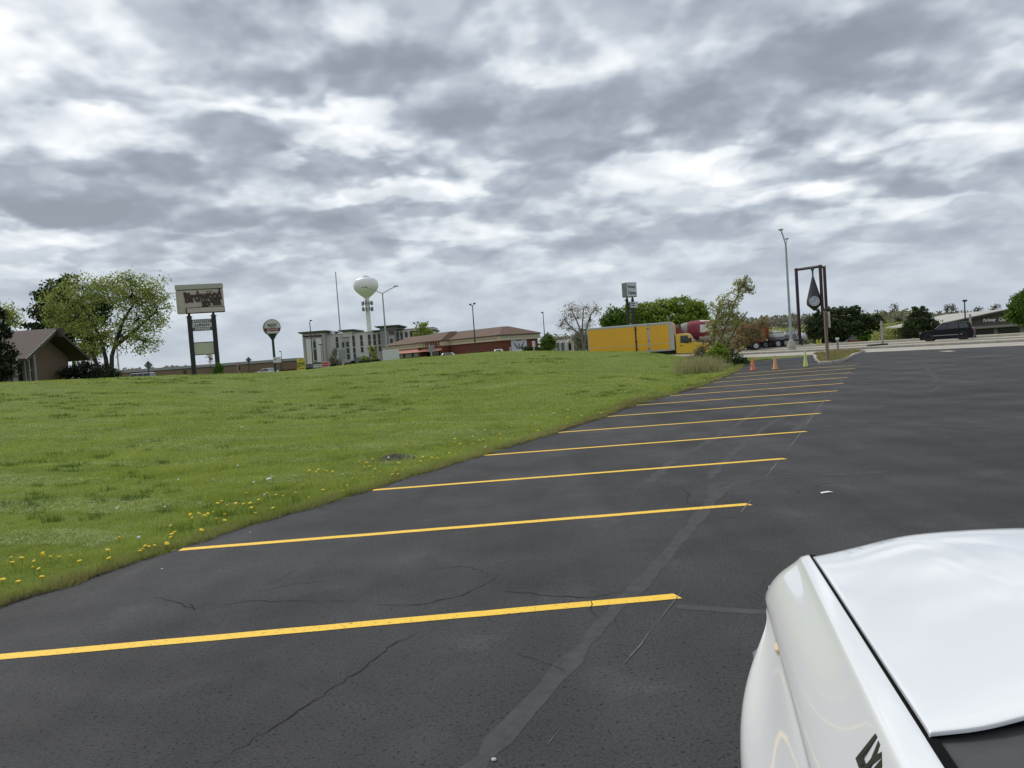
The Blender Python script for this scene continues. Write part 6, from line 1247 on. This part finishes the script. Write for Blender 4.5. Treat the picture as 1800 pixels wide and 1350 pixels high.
# behind the truck
leafy('budding_tree', 'vase shaped budding tree with bare limbs left of the yellow truck', 'tree', 1026, 614, 112, [(1005, 545, 17, 13), (1030, 540, 17, 11), (1047, 543, 10, 12), (995, 560, 12, 12), (1015, 560, 16, 14), (1038, 562, 13, 14), (986, 572, 8, 8), (1022, 580, 14, 10), (1000, 578, 10, 8)], 'bud', 1500, .15,
      trunks=[[(1026, 614), (1022, 585), (1012, 560), (1003, 542)], [(1027, 614), (1030, 580), (1038, 555), (1046, 540)], [(1024, 600), (1024, 570), (1026, 540)], [(1020, 590), (1004, 575), (992, 562)]], seed=16, trunk_r=.15, bark=M_BARKP, twig=.022, sub=26, spread=.22, twigs=1.2)
leafy('budding_shrub', 'tangled brown shrub at the foot of the budding tree', 'shrub', 1027, 614, 118, [(1022, 598, 14, 12), (1032, 602, 10, 10)], 'hazy', 2200, .22, seed=17, trunk_r=.08, sub=18)
leafy('round_tree', 'dark round green tree left behind the box truck', 'tree', 1082, 600, 132, [(1080, 558, 18, 14), (1072, 566, 14, 9), (1092, 562, 12, 13), (1068, 572, 8, 6)], 'deep', 5200, .30, seed=18, trunk_r=.2, sub=22, spread=.26)
leafy('broad_tree', 'broad fresh green tree crown above the yellow truck', 'tree', 1175, 600, 138, [(1110, 545, 14, 14), (1135, 548, 22, 15), (1165, 540, 24, 14), (1195, 538, 26, 14), (1220, 545, 22, 16), (1180, 560, 34, 16), (1140, 565, 26, 14), (1215, 565, 26, 15), (1238, 560, 10, 14), (1125, 560, 18, 14)], 'green', 15000, .32, trunks=[[(1175, 600), (1172, 575), (1165, 555)], [(1150, 600), (1145, 570), (1135, 555)], [(1205, 600), (1208, 575), (1215, 555)]], seed=19, trunk_r=.25, sub=36, spread=.19, shell=.55)
# the leaning willow bush at the corner of the lot
LB = G(1262, 645); LBz = lz(LB[0], LB[1])
T, _ = leafy('leaning_willow', 'sparse leaning willow sapling at the far grass corner beside the cones', 'tree', 1262, 645, LB[1], [(1262, 545, 16, 22), (1280, 535, 16, 22), (1300, 510, 13, 20), (1310, 498, 12, 12), (1320, 510, 8, 8), (1275, 570, 22, 20), (1256, 575, 14, 18), (1272, 600, 16, 12), (1295, 560, 14, 16)], 'bush', 3300, .075, base=(LB[0], LB[1], LBz),
      trunks=[[(1262, 645), (1264, 605), (1275, 570), (1290, 535), (1305, 500), (1312, 484)], [(1258, 645), (1256, 600), (1258, 565), (1266, 530)], [(1266, 640), (1280, 600), (1300, 565), (1312, 548)]], seed=20, trunk_r=.085, twig=.012, sub=40, spread=.16, bark=MAT_TW, elong=2.6, twigs=1.3)
FB = G(1272, 640); FBz = lz(FB[0], FB[1])
leafy('fallen_willow_limb', 'low fallen willow limb with olive-brown twigs reaching toward the cones', 'shrub', 1272, 640, FB[1], [(1300, 600, 20, 12), (1318, 590, 16, 12), (1325, 578, 12, 12), (1340, 570, 8, 12), (1285, 615, 16, 10), (1305, 578, 14, 12), (1335, 592, 10, 8)], 'brown', 2800, .07, base=(FB[0], FB[1], FBz), trunks=[[(1268, 640), (1285, 628), (1305, 615), (1325, 600)], [(1275, 640), (1280, 620), (1300, 595)]], seed=21, trunk_r=.07, twig=.013, sub=46, spread=.18, bark=MAT_TW, elong=2.2, twigs=1.3)
leafy('green_thicket', 'bright green thicket at the foot of the leaning willow', 'shrub', 1255, 640, LB[1]-1.0, [(1260, 622, 12, 10), (1270, 624, 9, 9), (1250, 628, 8, 7), (1264, 612, 7, 7)], 'fresh', 4200, .075, seed=22, sub=22, trunk_r=.03, twig=.008, elong=2., base=None)
leafy('dark_thicket', 'dark low thicket under the fallen willow limb', 'shrub', 1292, 642, LB[1]+.5, [(1285, 630, 16, 9), (1305, 636, 14, 7), (1272, 628, 12, 9)], 'dark', 2600, .08, seed=23, sub=20, trunk_r=.03, twig=.008)
BB = G(1238, 644); leafy('bramble', 'tangle of bare tan twigs sprawling left of the willow over the truck cab', 'shrub', 1238, 644, BB[1], [(1236, 612, 14, 12), (1225, 622, 12, 9), (1248, 605, 12, 10), (1214, 630, 10, 7), (1250, 590, 10, 10)], 'brown', 900, .06, seed=77, trunk_r=.035, twig=.010, sub=46, spread=.2, bark=MAT_TW, twigs=1.3, base=(BB[0], BB[1], lz(BB[0], BB[1])))
def reeds():
    n = 2600; r = np.random.default_rng(50); px = np.clip(r.normal(1232, 20, n), 1186, 1300); Y = r.uniform(42.5, 48.5, n); x = (px-900)/FOC*Y; ok = x < edge_x(Y)-.5; x, Y = x[ok], Y[ok]; k = len(x)
    h = r.uniform(.35, 1.05, k); a = r.uniform(0, 6.28, k); w = r.uniform(.012, .026, k); z = land(x, Y)-.02; V = np.empty((k, 3, 3)); V[:, 0] = np.stack([x-np.cos(a)*w, Y-np.sin(a)*w, z], -1); V[:, 1] = np.stack([x+np.cos(a)*w, Y+np.sin(a)*w, z], -1); V[:, 2] = np.stack([x+r.normal(0, .12, k), Y+r.normal(0, .12, k), z+h], -1)
    tag(np_mesh('tall_dry_grass', V.reshape(-1, 3), np.arange(k*3).reshape(-1, 3), LM_['reed']), kind='stuff')
reeds()
p = G(1258, 648.5); T = thing('fallen_log', 'pale fallen log lying in the weeds below the willow', 'log', (p[0], p[1], lz(p[0], p[1])), .1)
MB().tube([(-.75, 0, .13), (-.2, .02, .15), (.3, 0, .14), (.85, .05, .15)], [.12, .14, .13, .11], 10).build('trunk', mat('pale_log', (.26, .24, .17), .9, var=.2, scale=4.), T, smooth=True); MB().lathe([(.01, -.01), (.16, 0), (.17, .12), (.12, .14)], 12, 'y', c=(-.15, -.15, .15)).build('cut_end', M_BARK, T)
p = G(1241, 650); T = thing('broken_stump', 'small jagged pale stump left of the fallen log', 'stump', (p[0], p[1], lz(p[0], p[1])))
MB().rings([[(.11*math.cos(t), .11*math.sin(t), 0) for t in np.linspace(0, 6.28, 10)[:-1]], [(.09*math.cos(t), .09*math.sin(t), .16+.08*math.sin(t*3)) for t in np.linspace(0, 6.28, 10)[:-1]]], close=True, cap=True).build('stump', MATS['pale_log'], T)
# right side
leafy('spreading_juniper', 'wide dark spreading juniper in front of the clock frame', 'tree', 1468, 604, 97, [(1440, 570, 22, 18), (1428, 580, 10, 14), (1462, 560, 22, 18), (1490, 552, 20, 13), (1502, 545, 10, 7), (1485, 575, 26, 16), (1515, 565, 20, 13), (1535, 568, 16, 10), (1542, 560, 8, 8), (1520, 580, 22, 8), (1450, 590, 22, 10), (1475, 590, 18, 10), (1434, 556, 5, 7), (1438, 548, 3, 5)], 'dark', 15000, .20, trunks=[[(1468, 604), (1470, 590), (1480, 570)], [(1466, 604), (1455, 585)]], seed=24, trunk_r=.2, sub=34, spread=.17, shell=.6)
leafy('mugo_pine', 'dense dark rounded pine left of the black SUV', 'tree', 1620, 595, 88, [(1617, 548, 10, 8), (1620, 560, 18, 11), (1612, 573, 20, 12), (1632, 573, 18, 12), (1600, 582, 12, 9), (1622, 585, 28, 10), (1645, 583, 8, 7), (1608, 543, 4, 4)], 'dark', 9000, .17, seed=25, trunk_r=.15, sub=34, spread=.18, shell=.6)
leafy('round_tree', 'leafy green tree covering the right end of the pale roof', 'tree', 1808, 592, 100, [(1790, 545, 20, 18), (1800, 535, 20, 20), (1778, 555, 12, 10), (1815, 525, 24, 20), (1820, 555, 30, 20)], 'deep', 9000, .22, seed=26, trunk_r=.2, sub=40, spread=.18, shell=.55)
leafy('low_shrub', 'small round green shrub right of the red minivan', 'shrub', 1521, 602, 110, [(1518, 593, 7, 6), (1524, 594, 6, 5), (1512, 590, 6, 5)], 'deep', 1300, .18, seed=27, limbs=False, z=None); 
leafy('hillside_pine', 'small dark far pine on the brushy hillside left one', 'tree', 1581, 575, 175, [(1581, 567, 4, 6)], 'dark', 500, .35, seed=28); leafy('hillside_pine', 'small dark far bush low on the hillside left of the dense pine', 'shrub', 1566, 582, 175, [(1566, 578, 4, 3.5)], 'dark', 400, .3, seed=29)
for i, (px, py, rx, ry, lm, lab) in enumerate(((1572, 541, 6, 7, 'hazy', 'wispy far tree on the skyline right of the juniper'), (1666, 541, 6, 6, 'hazy', 'left of the twin wispy trees on the far skyline'), (1676, 541, 5, 6, 'hazy', 'right of the twin wispy trees on the far skyline'), (1718, 545, 6, 5, 'hazy', 'small far tree above the left slope of the pale roof'), (1748, 541, 8, 5, 'hazy', 'far umbrella shaped tree above the pale roof ridge'), (1392, 556, 6, 6, 'olive', 'far tree behind the foot of the clock frame'))):
    leafy('skyline_tree', lab, 'tree', px, py+40, 260, [(px, py, rx, ry), (px-rx*.5, py+ry*.7, rx*.6, ry*.7)], lm, 170, .36, seed=60+i, trunk_r=.2, twig=.06, group='far trees on the skyline')
def woods(name, spec, lm, n, leaf, seed):
    """a far wood that reads as one mass: overlapping crowns along a line"""
    r = np.random.default_rng(seed); PP = []
    for (p0, p1, ytop0, ytop1, Y, cnt) in spec:
        for i in range(cnt):
            u = r.random(); px = p0+(p1-p0)*u; top = ytop0+(ytop1-ytop0)*u+r.uniform(-1, 7); Yv = Y*r.uniform(.94, 1.08); c = AT(px, top, Yv); zb = float(land(np.array([c[0]]), np.array([Yv]))[0]); h = max(c[2]-zb, 1.5); rx = r.uniform(.35, .6)*h+1.0
            k = max(20, int(n/sum(s[5] for s in spec))); P_ = r.normal(size=(k, 3))*np.array([rx*.55, rx*.5, h*.22])+np.array([c[0], Yv, zb+h*.62]); low = r.random(k) < .35; P_[low, 2] = zb+r.random(low.sum())*h*.6; P_[:, 2] = np.clip(P_[:, 2], zb, zb+h*1.05); PP.append(P_)
    P_ = np.concatenate(PP); V, Fq = leaf_cards(P_, leaf*.6, leaf*1.3, r, 1.3); tag(np_mesh(name, V, Fq, LM_[lm]), kind='stuff')
woods('far_woodland', [(1270, 1430, 562, 556, 210, 60), (1420, 1600, 553, 547, 230, 60), (1560, 1830, 549, 548, 250, 110), (955, 1060, 590, 586, 330, 40), (1040, 1275, 585, 575, 240, 40)], 'olive', 34000, .75, 71)
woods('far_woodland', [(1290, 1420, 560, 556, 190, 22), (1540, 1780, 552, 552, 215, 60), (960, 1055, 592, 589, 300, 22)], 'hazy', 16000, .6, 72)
woods('brushy_hillside', [(1540, 1800, 566, 562, 150, 90), (1290, 1420, 580, 575, 150, 40)], 'bush', 17000, .4, 73)
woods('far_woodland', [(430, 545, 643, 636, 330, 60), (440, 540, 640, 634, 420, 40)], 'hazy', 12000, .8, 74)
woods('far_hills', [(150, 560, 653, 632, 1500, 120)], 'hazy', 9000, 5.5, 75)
# brush pile beside the clock
p = AT(1440, 602, 101); T = thing('brush_pile', 'heap of grey dead branches under the left side of the juniper', 'brush pile', (p[0], 101, lz(p[0], 101)))
for i in range(26):
    a = R_.uniform(-1.2, 1.2); x0 = R_.uniform(-1.6, 1.8); MB().tube([(x0-.9*math.cos(a), R_.uniform(-.5, .5), .1+R_.uniform(0, .3)), (x0, R_.uniform(-.3, .3), .45+R_.uniform(0, .4)), (x0+.9*math.cos(a), R_.uniform(-.5, .5), .1+R_.uniform(0, .4))], [.06, .05, .03], 5).build('branch', M_BARKP if i % 3 else M_BARK, T)
for i, px_ in enumerate((1437, 1442.5)):
    p = AT(px_, 604, 92); T = thing('bollard', ('left' if i == 0 else 'right')+' of two small yellow bollards before the brush pile', 'bollard', (p[0], 92, lz(p[0], 92) if False else .12), 0, 'yellow bollards before the brush pile'); MB().lathe([(.11, 0), (.11, .5), (.08, .58), (.01, .6)], 10, close=False).build('post', mat('bollard_yellow', (.50, .50, .06), .6), T)
